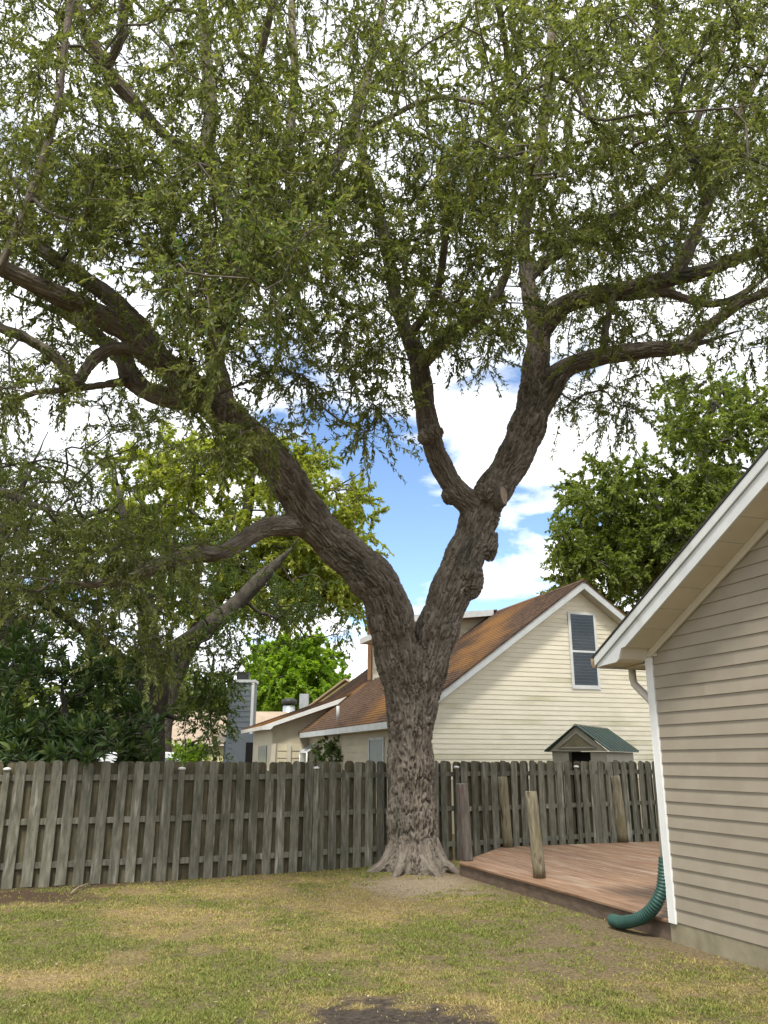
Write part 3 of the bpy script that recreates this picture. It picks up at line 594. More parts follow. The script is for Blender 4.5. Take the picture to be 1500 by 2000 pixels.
# long eave on the left: fascia and gutter, soffit, darker cream side wall with courses and a grey window
MB().box(NB(-.09, .04, ZE - .23), E1 * .03, E2 * (LP - .1), UP * .17).build('eave_fascia', M['greyw'], nh)
MB().box(NB(-.055, .05, ZE - .225), E1 * (S0 + .05), E2 * (LP - .1), UP * .02).build('eave_soffit', M['soffit'], nh)
z = 1.35
while z < ZE - .28:
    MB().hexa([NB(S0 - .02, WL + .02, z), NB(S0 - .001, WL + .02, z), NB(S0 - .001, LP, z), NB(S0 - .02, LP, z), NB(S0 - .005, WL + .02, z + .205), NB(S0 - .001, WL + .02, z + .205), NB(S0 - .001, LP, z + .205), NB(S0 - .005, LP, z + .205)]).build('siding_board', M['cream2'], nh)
    z += .2
MB().box(NB(S0 - .03, WL - .03, .1), E1 * .09, E2 * .09, UP * (ZE - .3)).build('corner_trim', M['white'], nh)
def l_at(px, s, z):
    ll = np.linspace(0, 20, 2001); v = [px_of(NB(s, q, z)) for q in ll]; return ll[int(np.argmin(np.abs(np.array(v) - px)))]
def side_window(px0, px1, ztop, zbot, pane):
    la, lb = l_at(px1, S0, ztop), l_at(px0, S0, ztop)
    w = MB()
    for o_, a_, b_ in ((NB(S0 - .045, la, zbot), E2 * .07, UP * (ztop - zbot)), (NB(S0 - .045, lb - .07, zbot), E2 * .07, UP * (ztop - zbot)), (NB(S0 - .045, la + .071, ztop - .07), E2 * (lb - la - .142), UP * .07)):
        w.box(o_, E1 * .03, a_, b_)
    wo_ = w.build('window', M['greyw'], nh)
    MB().box(NB(S0 - .03, la + .072, zbot), E1 * .008, E2 * (lb - la - .144), UP * (ztop - zbot - .072)).build('pane', pane, wo_)
side_window(722, 752, 2.33, 0.9, M['bluepane'])
# small glazed garden window with a sloped white top
la = l_at(624, S0, 2.0); lb = la + 1.0
gw = MB()
pts = [NB(S0 - .45, la, 1.2), NB(S0 - .45, lb, 1.2), NB(S0 - .45, lb, 1.98), NB(S0 - .45, la, 1.98), NB(S0 - .02, la, 2.28), NB(S0 - .02, lb, 2.28), NB(S0 - .02, la, 1.2), NB(S0 - .02, lb, 1.2)]
for i_, j_ in ((0, 3), (1, 2), (3, 2), (3, 4), (2, 5), (4, 5), (0, 1), (0, 6), (1, 7)): gw.tube([pts[i_], pts[j_]], .03, 6)
g_ = gw.build('garden_window', M['white'], nh)
MB().add([pts[3], pts[2], pts[5], pts[4]], [(0, 1, 2, 3)]).build('pane', M['metal'], g_)
MB().add([pts[0], pts[1], pts[2], pts[3]], [(0, 1, 2, 3)]).add([pts[0], pts[3], pts[4], pts[6]], [(0, 1, 2, 3)]).build('pane', M['glass'], g_)
# low porch wing: shallower roof continuing down from the main slope
KP = 0.36; sP, zP = SA * KP, ZE + (ZA - ZE) * KP
pe = onplane(512, 1416, NB(0, LP, 0), E2); sE = float(np.dot(pe - NB(0, LP, 0), E1)); zE_ = float(pe[2])
courses(lambda u: (sP + .05 + (sE - sP - .05) * u, zP + .05 + (zE_ - zP - .05) * u), 26, LP - .05, LEN, M['shingle'], 'porch_roof')
pn = (zP - zE_) / (sP - sE)
MB().prism([NB(sP - .2, LP - .07, zP - .2 * pn + .0), NB(sE, LP - .07, zE_ - .03), NB(sE, LP - .07, zE_ - .17), NB(sE + .3, LP - .07, zE_ - .17 + .02), NB(sE + .42, LP - .07, zE_ - .17 + .42 * pn), NB(sP - .55, LP - .07, zP - .55 * pn - .17)], E2 * .04).build('rake_board', M['white'], nh)
MB().box(NB(sE - .02, LP + .0, zE_ - .17), E1 * .05, E2 * (LEN - LP), UP * .13).build('eave_fascia', M['gutter'], nh)
sw = sE + .45
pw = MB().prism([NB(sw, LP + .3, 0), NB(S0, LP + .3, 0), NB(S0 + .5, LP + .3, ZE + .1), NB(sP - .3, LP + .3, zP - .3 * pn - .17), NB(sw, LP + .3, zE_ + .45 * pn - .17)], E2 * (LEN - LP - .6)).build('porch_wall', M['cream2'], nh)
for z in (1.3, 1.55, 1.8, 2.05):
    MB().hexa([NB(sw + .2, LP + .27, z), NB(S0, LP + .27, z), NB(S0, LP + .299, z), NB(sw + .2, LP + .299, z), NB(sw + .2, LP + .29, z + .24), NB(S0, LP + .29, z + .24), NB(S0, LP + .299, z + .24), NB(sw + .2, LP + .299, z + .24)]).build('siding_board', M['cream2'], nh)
for s_ in (sw - .02, sw + .55, S0 - .22): MB().box(NB(s_, LP + .2, 0), E1 * .14, E2 * .09, UP * 2.3).build('porch_post', M['soffit'], nh)
dr = MB().box(NB(sw + 1.05, LP + .24, 0), E1 * 1.0, E2 * .028, UP * 2.12).build('door', M['white'], nh)
for i_ in range(3): MB().box(NB(sw + 1.24 + i_ * .21, LP + .232, 1.3), E1 * .19, E2 * .007, UP * .5).build('pane', M['bluepane'], dr)
MB().box(NB(sw - .03, LP + 1.2, .9), E1 * .028, E2 * 1.6, UP * 1.35).build('window', M['bluepane'], nh)
# shed dormer
LD0, LD1, KD = 5.3, 10.9, 0.50
sD, zD = SA * KD, ZE + (ZA - ZE) * KD; sDo = sD - .42; zDt = ZA - .36
def dz(s): return ZA + .03 + (s - SA) * (.36 / (SA - sDo))
MB().prism([NB(sD, LD0 + .35, zD - .3), NB(sD, LD0 + .35, dz(sD) - .1), NB(SA, LD0 + .35, ZA - .05), NB(SA, LD0 + .35, ZA - .5)], E2 * (LD1 - LD0 - .7)).build('dormer_wall', M['cream2'], nh)
z = zD + .06
while z < dz(sD) - .2:
    sr = min(SA, (z - ZE) / PN)
    MB().hexa([NB(sD, LD0 + .33, z), NB(sr + .1, LD0 + .33, z), NB(sr + .1, LD0 + .349, z), NB(sD, LD0 + .349, z), NB(sD, LD0 + .343, z + .19), NB(sr + .1, LD0 + .343, z + .19), NB(sr + .1, LD0 + .349, z + .19), NB(sD, LD0 + .349, z + .19)]).build('siding_board', M['cream2'], nh)
    MB().hexa([NB(sD - .02, LD0 + .36, z), NB(sD - .001, LD0 + .36, z), NB(sD - .001, LD1 - .36, z), NB(sD - .02, LD1 - .36, z), NB(sD - .006, LD0 + .36, z + .19), NB(sD - .001, LD0 + .36, z + .19), NB(sD - .001, LD1 - .36, z + .19), NB(sD - .006, LD1 - .36, z + .19)]).build('siding_board', M['cream'], nh)
    z += .18
MB().box(NB(sD - .03, LD1 - .36, zD - .1), E1 * .08, E2 * .06, UP * (dz(sD) - zD)).build('corner_trim', M['white'], nh)
MB().hexa([NB(sDo, LD0, dz(sDo)), NB(SA, LD0, dz(SA)), NB(SA, LD1, dz(SA)), NB(sDo, LD1, dz(sDo)), NB(sDo, LD0, dz(sDo) + .05), NB(SA, LD0, dz(SA) + .05), NB(SA, LD1, dz(SA) + .05), NB(sDo, LD1, dz(sDo) + .05)]).build('dormer_roof', M['shingle'], nh)
MB().hexa([NB(sDo - .02, LD0 - .03, dz(sDo) - .17), NB(SA - .15, LD0 - .03, dz(SA) - .17), NB(SA - .15, LD0 - .003, dz(SA) - .17), NB(sDo - .02, LD0 - .003, dz(sDo) - .17), NB(sDo - .02, LD0 - .03, dz(sDo) + .03), NB(SA - .15, LD0 - .03, dz(SA) + .03), NB(SA - .15, LD0 - .003, dz(SA) + .03), NB(sDo - .02, LD0 - .003, dz(sDo) + .03)]).build('dormer_rake', M['greyw'], nh)
MB().box(NB(sDo - .03, LD0, dz(sDo) - .17), E1 * .028, E2 * (LD1 - LD0), UP * .2).build('dormer_fascia', M['white'], nh)
MB().hexa([NB(sDo, LD0, dz(sDo) - .17), NB(sD, LD0, dz(sDo) - .17), NB(sD, LD1, dz(sDo) - .17), NB(sDo, LD1, dz(sDo) - .17), NB(sDo, LD0, dz(sDo) - .15), NB(sD, LD0, dz(sDo) - .15), NB(sD, LD1, dz(sDo) - .15), NB(sDo, LD1, dz(sDo) - .15)]).build('soffit', M['soffit'], nh)
# orange chimney shaft with a grey metal top
cs_ = sD + .1; cl = l_at(718, cs_, zD + 1.0)
ch = MB().box(NB(cs_, cl - .42, zD - .4), E1 * .42, E2 * .42, UP * 2.55).build('chimney', M['orange'], nh)
MB().box(NB(cs_ - .02, cl - .44, zD + 2.15), E1 * .46, E2 * .46, UP * .75).build('chimney_top', M['metal'], ch)
MB().tube([NB(-.02, l_at(661, 0, ZE + .3), ZE + .2), NB(-.02, l_at(661, 0, ZE + .3), ZE + .62)], .05, 8).build('vent_pipe', M['white'], nh)
# tall gable window with blinds
wa = onplane(1107, 1195, NB(0, WL, 0), E2); wb = onplane(1172, 1347, NB(0, WL, 0), E2)
s0 = float(np.dot(wa - NB(0, 0, 0), E1)); s1 = float(np.dot(wb - NB(0, 0, 0), E1)) ; z1, z0 = float(wa[2]), float(wb[2]); zm = z0 + (z1 - z0) * .47
wm = MB(); fw = .075
wm.box(NB(s0, WL - .045, z0), E1 * fw, E2 * .04, UP * (z1 - z0)).box(NB(s1 - fw, WL - .045, z0), E1 * fw, E2 * .04, UP * (z1 - z0)).box(NB(s0 + fw + .001, WL - .045, z1 - .06), E1 * (s1 - s0 - 2 * fw - .002), E2 * .04, UP * .06).box(NB(s0 + fw + .001, WL - .045, z0), E1 * (s1 - s0 - 2 * fw - .002), E2 * .04, UP * .10)
win = wm.build('window', M['white'], nh)
MB().box(NB(s0 + fw + .001, WL - .043, zm), E1 * (s1 - s0 - 2 * fw - .002), E2 * .03, UP * .055).build('sash_bar', M['white'], win)
MB().box(NB(s0 + fw, WL - .0235, z0 + .1), E1 * (s1 - s0 - 2 * fw), E2 * .003, UP * (z1 - z0 - .16)).build('backing', M['dark'], win)
for q0, q1 in ((z0 + .101, zm - .001), (zm + .056, z1 - .061)):
    MB().box(NB(s0 + fw + .002, WL - .040, q0), E1 * (s1 - s0 - 2 * fw - .004), E2 * .003, UP * (q1 - q0)).build('pane', M['glass'], win)
bl = MB(); z = z0 + .13
while z < z1 - .09:
    if abs(z - zm - .03) > .05: bl.box(NB(s0 + fw + .01, WL - .034, z), E1 * (s1 - s0 - 2 * fw - .02), E2 * .007, UP * .011)
    z += .085
bl.build('blind', M['blind'], win, kind='stuff')

# ------------------------------------------------------------------ resin shed with green roof
sd_a = math.radians(-29); D1 = np.array([math.cos(sd_a), math.sin(sd_a), 0]); D2 = np.array([-D1[1], D1[0], 0])
sp1 = at(1187, 1466, 18.75); p0g = np.array([sp1[0], sp1[1], 0]); shz = float(sp1[2])
def SH(a, b, z): return p0g - D1 * a + D2 * b + UP * z           # a back along the front (leftwards), b into depth
SWD, SDP = 1.38, 2.75; shp = float(at(1127, 1416, 19.15)[2])
shed = thing('garden_shed', tuple(SH(.8, 1, 0)), 'small beige resin garden shed with green ribbed roof against the cream house', 'shed')
MB().box(SH(.06, .12, 0), -D1 * .36, D2 * (SDP - .2), UP * (shz - .02)).build('wall', M['shedwall'], shed)
MB().box(SH(.92, .12, 0), -D1 * .38, D2 * .05, UP * (shz - .02)).build('wall', M['shedwall'], shed)
MB().box(SH(1.30, .172, 0), D1 * .05, D2 * (SDP - .25), UP * (shz - .02)).build('wall', M['shedwall'], shed)
MB().box(SH(.92, .35, 0), D1 * .50, D2 * .02, UP * (shz - .02)).build('doorway', M['dark'], shed)
ped = MB().prism([SH(.04, .05, shz - .01), SH(SWD - .04, .05, shz - .01), SH(SWD / 2, .05, shp - .03)], D2 * .1).build('pediment', M['shedwall'], shed)
MB().prism([SH(.33, .035, shz + .08), SH(SWD - .33, .035, shz + .08), SH(SWD / 2, .035, shp - .20)], D2 * .014).build('pediment_panel', M['shedpanel'], ped)
fr = MB(); A_, B_, C_ = SH(.27, .03, shz + .06), SH(SWD - .27, .03, shz + .06), SH(SWD / 2, .03, shp - .16)
for p_, q_ in ((A_, B_), (B_, C_), (C_, A_)): fr.tube([p_, q_], .022, 6)
fr.build('pediment_moulding', M['shedwall'], ped)
for sg, (ea, eb) in enumerate(((-.06, SWD / 2), (SWD + .06, SWD / 2))):
    npan = 8
    for i_ in range(npan):
        b0, b1 = -.02 + (SDP + .06) / npan * i_, -.02 + (SDP + .06) / npan * (i_ + 1) - .006
        MB().hexa([SH(ea, b0, shz - .02), SH(ea, b1, shz - .02), SH(eb, b1, shp - .02), SH(eb, b0, shp - .02), SH(ea, b0, shz + .012), SH(ea, b1, shz + .012), SH(eb, b1, shp + .012), SH(eb, b0, shp + .012)]).build('roof_panel', M['green_roof'], shed, bevel=.003)
        MB().tube([SH(ea, b1 + .003, shz + .012), SH(eb, b1 + .003, shp + .012)], .014, 6).build('rib', M['green_roof'], shed)
MB().tube([SH(SWD / 2, -.05, shp), SH(SWD / 2, SDP + .08, shp)], .028, 6).build('ridge_cap', M['shedwall'], shed)

# ------------------------------------------------------------------ houses further off
def gable_house(name, label, c, ux, wid, dep_, zw, zr, wallm, roofm, ov=.35):
    """ridge runs along ux; c = centre on the ground"""
    ux = np.array([*ux, 0.0]); ux /= np.linalg.norm(ux); uy = np.array([-ux[1], ux[0], 0]); c = np.array([c[0], c[1], 0.0])
    t = thing(name, tuple(c), label, 'house')
    def Q(a, b, z): return c + ux * a + uy * b + UP * z
    h, d = wid / 2, dep_ / 2
    MB().prism([Q(-h, -d, 0), Q(-h, d, 0), Q(-h, d, zw), Q(-h, 0, zr - .12), Q(-h, -d, zw)], ux * wid).build('wall', wallm, t)
    sl_ = (zr - zw) / d
    for sg in (-1, 1):
        MB().hexa([Q(-h - ov, sg * (d + ov), zw - ov * sl_), Q(h + ov, sg * (d + ov), zw - ov * sl_), Q(h + ov, 0, zr), Q(-h - ov, 0, zr), Q(-h - ov, sg * (d + ov), zw - ov * sl_ + .07), Q(h + ov, sg * (d + ov), zw - ov * sl_ + .07), Q(h + ov, 0, zr + .07), Q(-h - ov, 0, zr + .07)]).build('roof', roofm, t)
        MB().box(Q(-h - ov, sg * (d + ov), zw - ov * sl_ - .12) , ux * (wid + 2 * ov), uy * .03 * sg, UP * .17).build('fascia', M['soffit'], t)
    return t, Q
gc = at(470, 1400, 44)
gh, GQ = gable_house('blue_grey_house', 'blue grey sided house with tan roof and tall sided chimney chase', (gc[0] + 3.2, 48.5), (1, .12), 9.0, 8.0, 2.9, 4.3, M['bluegrey'], M['tanroof'])
ca_, cb_ = at(447, 1333, 43.0), at(497, 1333, 43.0); cw = cb_[0] - ca_[0]; ctop = float(ca_[2])
chs = MB().box((ca_[0], 43.0, 0), (cw, 0, 0), (0, 1.0, 0), (0, 0, ctop)).build('chimney', M['bluegrey'], gh)
z = 1.0
while z < ctop - .3:
    MB().hexa([(ca_[0] + .1, 42.965, z), (cb_[0] - .13, 42.965, z), (cb_[0] - .13, 42.999, z), (ca_[0] + .1, 42.999, z), (ca_[0] + .1, 42.99, z + .27), (cb_[0] - .13, 42.99, z + .27), (cb_[0] - .13, 42.999, z + .27), (ca_[0] + .1, 42.999, z + .27)]).build('siding_board', M['bluegrey'], chs); z += .26
MB().box((cb_[0] - .125, 42.95, 0), (.13, 0, 0), (0, .06, 0), (0, 0, ctop)).build('corner_trim', M['white'], chs)
MB().box((ca_[0] - .06, 42.93, ctop), (cw + .12, 0, 0), (0, 1.1, 0), (0, 0, .14)).build('chimney_cap', M['greyw'], chs)
MB().box((ca_[0] + .35, 43.2, ctop + .14), (.62, 0, 0), (0, .5, 0), (0, 0, .42)).build('flue', M['black'], chs)
sx = at(455, 1400, 42.2); ex = at(530, 1400, 42.2)
wg = MB().box((sx[0], 42.5, 0), (ex[0] - sx[0], 0, 0), (0, 4, 0), (0, 0, 3.0)).build('side_wing', M['bluegrey'], gh)
da = at(480, 1450, 42.4); db = at(510, 1500, 42.4); MB().box((da[0], 42.47, 0.3), (db[0] - da[0], 0, 0), (0, .028, 0), (0, 0, float(da[2]) - .3)).build('opening', M['dark'], gh)
th_, TQ = gable_house('tan_roof_house', 'house with plain tan shingle roof and metal vents behind the cream house', (at(650, 1400, 56)[0] + 2.4, 57.0), (.25, 1), 11.0, 10.5, 2.9, 6.5, M['yellow_wall'], M['tanroof'])
v1, v2 = at(564, 1395, 51.5), at(594, 1378, 52.5)
vt = MB().tube([v1 - [0, 0, 1.2], v1 + [0, 0, .5]], .38, 12).build('vent_pipe', M['metal'], th_)
MB().tube([v1 + [0, 0, .55], v1 + [0, 0, .62], v1 + [0, 0, .85], v1 + [0, 0, .95]], [.30, .48, .48, .2], 12).build('vent_cap', M['black'], vt)
MB().box(v2 - np.array([.28, .28, 1.2]), (.55, 0, 0), (0, .55, 0), (0, 0, 1.9)).build('vent_pipe', M['metal'], th_)
yc = at(375, 1450, 46)
gable_house('yellow_house', 'pale yellow house with low tan roof glimpsed behind the leafy shrub', (yc[0] - .5, 52), (1, .05), 8.5, 9.0, 2.75, 4.55, M['yellow_wall'], M['tanroof'])
# white van roof peeking over the fence
vc = at(312, 1490, 31.0); van = thing('white_van', (vc[0], 31.0, 0), 'white van whose roof peeks over the fence beside the leafy shrub', 'van')
vp = [(-2.3, .35), (2.2, .35), (2.3, .9), (2.25, 1.15), (1.35, 1.25), (.75, 1.92), (.5, 2.0), (-2.1, 2.0), (-2.3, 1.8)]
MB().prism([(vc[0] + x * .95, 30.2, z) for x, z in vp], (0, 1.8, 0)).build('body', M['vanpaint'], van, bevel=.05)
MB().prism([(vc[0] + x * .95, 30.17, z) for x, z in ((.35, 1.25), (1.15, 1.25), (.72, 1.8), (.35, 1.8))], (0, .03, 0)).build('window', M['bluepane'], van)
for x in (-1.4, 1.5):
    w_ = MB().tube([(vc[0] + x, 30.15, .35), (vc[0] + x, 30.4, .35)], .34, 20).build('wheel', M['rubber'], van)
    MB().tube([(vc[0] + x, 30.13, .35), (vc[0] + x, 30.16, .35)], .2, 16).build('rim', M['metal'], w_)

# ------------------------------------------------------------------ trees
def limb(pts, Y0, Y1, pw=1.0):
    """pts (px, py, half width px) traced on the photo; the limb runs from depth Y0 to Y1"""
    n = len(pts); out = []
    ln = [0]
    for a_, b_ in zip(pts[:-1], pts[1:]): ln.append(ln[-1] + math.hypot(b_[0] - a_[0], b_[1] - a_[1]))
    for (x, y_, w), l_ in zip(pts, ln):
        Yd = Y0 + (Y1 - Y0) * (l_ / ln[-1]) ** pw; p = at(x, y_, Yd); out.append(np.append(p, w * depth(p) / F))
    return out
class Graph:
    def __init__(s): s.p = []; s.par = []; s.fix = []
    def chain(s, P, parent=-1):
        for q in P:
            s.p.append(np.asarray(q[:3], float)); s.par.append(parent); s.fix.append(float(q[3]) if len(q) > 3 else 0.0); parent = len(s.p) - 1
        return parent
    def nearest(s, q):
        A = np.array(s.p); return int(np.argmin(np.linalg.norm(A - q, axis=1)))
def grow(G, att, rs, step=0.4, sag=0.06, tip=0.006, expo=0.42):
    """connect every attractor to the branch graph, nearest first; returns end node ids"""
    P = np.zeros((len(G.p) + len(att) * 14, 3)); n = len(G.p); P[:n] = G.p; base = n
    d0 = np.array([np.min(np.linalg.norm(P[:n] - a_, axis=1)) for a_ in att]); ends = []
    for k_ in np.argsort(d0):
        a_ = att[k_]; dd = np.linalg.norm(P[:n] - a_, axis=1) + np.maximum(0, P[:n, 2] - a_[2]) * 0.15
        j = int(np.argmin(dd)); b_ = P[j]; L_ = np.linalg.norm(a_ - b_); m = int(min(13, max(2, round(L_ / step)))); par = j
        pj = G.par[j]; tg = b_ - P[pj] if pj >= 0 else a_ - b_; tg = tg / (np.linalg.norm(tg) + 1e-9); bend = rs.normal(0, 0.05, 3) * L_
        m0 = tg * L_ * .9; m1 = (a_ - b_) * .9
        for i_ in range(1, m + 1):
            t = i_ / m; q = b_ * (2 * t ** 3 - 3 * t * t + 1) + m0 * (t ** 3 - 2 * t * t + t) + a_ * (3 * t * t - 2 * t ** 3) + m1 * (t ** 3 - t * t) + bend * math.sin(math.pi * t) + np.array([0, 0, sag * L_ * math.sin(math.pi * t)]) + (rs.normal(0, 0.012, 3) if i_ < m else 0)
            if n >= len(P): break
            P[n] = q; G.p.append(q); G.par.append(par); G.fix.append(0.0); par = n; n += 1
        ends.append(par)
    cnt = np.zeros(n)
    for e in ends: cnt[e] += 1
    for i_ in range(n - 1, 0, -1):
        if G.par[i_] >= 0: cnt[G.par[i_]] += cnt[i_]
    rad = tip * np.maximum(cnt, 1) ** expo
    return P[:n], rad, base, ends
def tube_edges(P, rad, par, first, k=5):
    i_ = np.array([j for j in range(first, len(P)) if par[j] >= 0]); q = np.array([par[j] for j in i_])
    a_, b_ = P[q], P[i_]; ra, rb = np.minimum(rad[q], rad[i_] * 1.7), rad[i_]
    t = b_ - a_; t /= np.linalg.norm(t, axis=1)[:, None] + 1e-9
    ref = np.where(np.abs(t[:, 2:3]) > 0.9, np.array([[1.0, 0, 0]]), np.array([[0, 0, 1.0]])); u = np.cross(t, ref); u /= np.linalg.norm(u, axis=1)[:, None] + 1e-9; w = np.cross(t, u)
    ang = np.arange(k) * 2 * math.pi / k; cs = np.cos(ang)[None, :, None]; sn = np.sin(ang)[None, :, None]
    ring = u[:, None] * cs + w[:, None] * sn
    V = np.concatenate([a_[:, None] + ring * ra[:, None, None], (b_ + t * rb[:, None] * .5)[:, None] + ring * rb[:, None, None]], 1).reshape(-1, 3)
    m = len(i_); bse = (np.arange(m) * 2 * k)[:, None]; j = np.arange(k)[None]; jn = (j + 1) % k
    Fq = np.stack([bse + j, bse + jn, bse + k + jn, bse + k + j], -1).reshape(-1, 4)
    return V, Fq
def leaves(base, dirs, ups, ln, wd, tint, name, m, fold=0.25, droop=0.15):
    """one bent lance-shaped leaf (4 verts, 2 faces sharing the midrib) per row"""
    side = np.cross(dirs, ups); side /= np.linalg.norm(side, axis=1)[:, None] + 1e-9; nrm = np.cross(side, dirs)
    n = len(base); l_ = ln[:, None]; w_ = wd[:, None]
    mid = base + dirs * l_ * .45
    v = np.stack([base, mid + side * w_ + nrm * w_ * fold, base + dirs * l_ - nrm * l_ * droop, mid - side * w_ + nrm * w_ * fold], 1).reshape(-1, 3)
    o = (np.arange(n) * 4)[:, None]; Fq = np.concatenate([o + [0, 1, 2], o + [0, 2, 3]], 1).reshape(-1, 3)
    me = mesh_np(name, v, Fq, m)
    a_ = me.attributes.new('tint', 'FLOAT', 'POINT'); a_.data.foreach_set('value', np.repeat(tint, 4).astype(np.float32)); return me
def sprays(P, par, ends, rs, twigs=(3, 6), tl=(0.35, 0.8), nleaf=30, ll=(0.06, 0.11), lw=0.16, down=0.25, clump_seed=1, spread=0.8):
    """leafy twigs at branch ends; returns twig segments and leaf arrays"""
    tb, td, tL, cz_ = [], [], [], []
    for e in ends:
        o = P[e]; d = P[e] - P[par[e]]; d /= np.linalg.norm(d) + 1e-9
        ct = rs.random()
        for _ in range(rs.integers(*twigs)):
            v = d * (1 - spread) + rs.normal(0, 1, 3) * spread * .8; v[2] -= down * rs.random(); v /= np.linalg.norm(v) + 1e-9
            tb.append(o); td.append(v); tL.append(rs.uniform(*tl)); cz_.append(ct)
    tb, td, tL, cz_ = np.array(tb), np.array(td), np.array(tL), np.array(cz_)
    nt_ = len(tb); k = nleaf
    f = np.tile((np.arange(k) + .5) / k, (nt_, 1)) ** .8; f = f + rs.normal(0, .02, f.shape)
    sagv = np.array([0, 0, -1.0])
    pos = tb[:, None] + td[:, None] * (f * tL[:, None])[..., None] + sagv * (0.18 * tL[:, None] * f ** 2)[..., None]
    dirs = td[:, None] * 0.75 + rs.normal(0, .62, (nt_, k, 3)) + sagv * 0.22
    dirs /= np.linalg.norm(dirs, axis=2)[..., None]
    ups = np.array([0, 0, 1.0]) + rs.normal(0, .55, (nt_, k, 3))
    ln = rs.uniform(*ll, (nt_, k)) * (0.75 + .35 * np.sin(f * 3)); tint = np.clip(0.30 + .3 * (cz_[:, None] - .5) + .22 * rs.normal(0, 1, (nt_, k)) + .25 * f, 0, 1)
    return tb, td, tL, pos.reshape(-1, 3), dirs.reshape(-1, 3), ups.reshape(-1, 3), ln.ravel(), (ln * lw).ravel(), tint.ravel()
def twig_tubes(tb, td, tL, r=0.004):
    n = len(tb); mid = tb + td * (tL * .5)[:, None] + [0, 0, -.045] * tL[:, None]; end = tb + td * tL[:, None] + [0, 0, -.18] * tL[:, None]
    P = np.concatenate([tb, mid, end]); par = np.concatenate([np.full(n, -1), np.arange(n), np.arange(n) + n]); rad = np.concatenate([np.full(n, r), np.full(n, r * .8), np.full(n, r * .4)])
    return tube_edges(P, rad, par, 0, 3)
def joinmesh(parts):
    V, Q, b_ = [], [], 0
    for v, q in parts: V.append(v); Q.append(q + b_); b_ += len(v)
    return np.concatenate(V), np.concatenate(Q)

def zone(px, py, Yr, n, rs, seed=0, thr=0.38, nsc=0.55):
    """n points in a slice of space given by photo window and depth range, thinned by clumps"""
    out = np.zeros((0, 3)); tries = 0
    while len(out) < n and tries < 60:
        tries += 1; k = max(200, n * 2); x, y_, Yd = rs.uniform(*px, k), rs.uniform(*py, k), rs.uniform(*Yr, k)
        u = (x - 750) / F; v = (1000 - y_) / F; r = np.stack([u, _c - v * _s, _s + v * _c], 1); p = r * (Yd / r[:, 1])[:, None] + EYE
        ok = (p[:, 2] > 0.9) & (np.hypot(p[:, 0], p[:, 1]) > 5.2) & (vnoise(p, nsc, seed, 2) > thr)
        out = np.concatenate([out, p[ok]])
    return list(out[:n])

# ---- the big oak
oak = thing('oak_tree', tuple(TRUNK), 'huge spreading live oak with forked furrowed trunk in front of the fence', 'tree')
TY = float(TRUNK[1])
T_trunk = limb([(813, 1716, 70), (811, 1692, 62), (808, 1660, 54), (806, 1610, 50), (804, 1540, 47), (802, 1460, 47), (802, 1390, 48), (800, 1330, 52), (798, 1290, 50)], TY, TY)
LL = limb([(800, 1400, 44), (785, 1320, 44), (772, 1260, 45), (762, 1205, 45), (742, 1150, 46), (700, 1102, 44), (648, 1058, 41), (606, 1012, 39), (575, 960, 38), (545, 910, 36), (500, 862, 34), (455, 822, 34), (412, 788, 33), (372, 756, 30), (335, 722, 27), (292, 688, 26), (255, 652, 24), (180, 608, 22), (90, 566, 20), (0, 522, 18), (-110, 470, 15), (-220, 430, 11)], TY, 9.0, 1.35)
RL = limb([(812, 1400, 40), (835, 1310, 40), (850, 1245, 42), (875, 1170, 42), (900, 1105, 41), (920, 1055, 39), (938, 1005, 38), (962, 960, 36), (1000, 905, 35), (1027, 845, 36), (1042, 790, 33), (1045, 735, 28), (1052, 680, 24), (1050, 640, 21), (1038, 590, 17), (1028, 530, 15), (1022, 450, 14), (1045, 350, 13), (1060, 250, 12), (1075, 130, 11), (1080, 0, 9), (1085, -120, 7)], TY, 15.6)
def Yat(L_, px, py):   # depth of an existing limb near a pixel
    b_ = min(L_, key=lambda q: abs(px_of(q) - px) + abs(py_of(q) - py)); return float(b_[1])
def py_of(p): v = (-p[1] * _s + (p[2] - H) * _c) / depth(p); return 1000 - F * v
YA = Yat(LL, 420, 790); YB = Yat(LL, 290, 690); YE = Yat(LL, 590, 1000); YR = Yat(RL, 940, 1000); YR2 = Yat(RL, 1045, 740); YR3 = Yat(RL, 1050, 645)
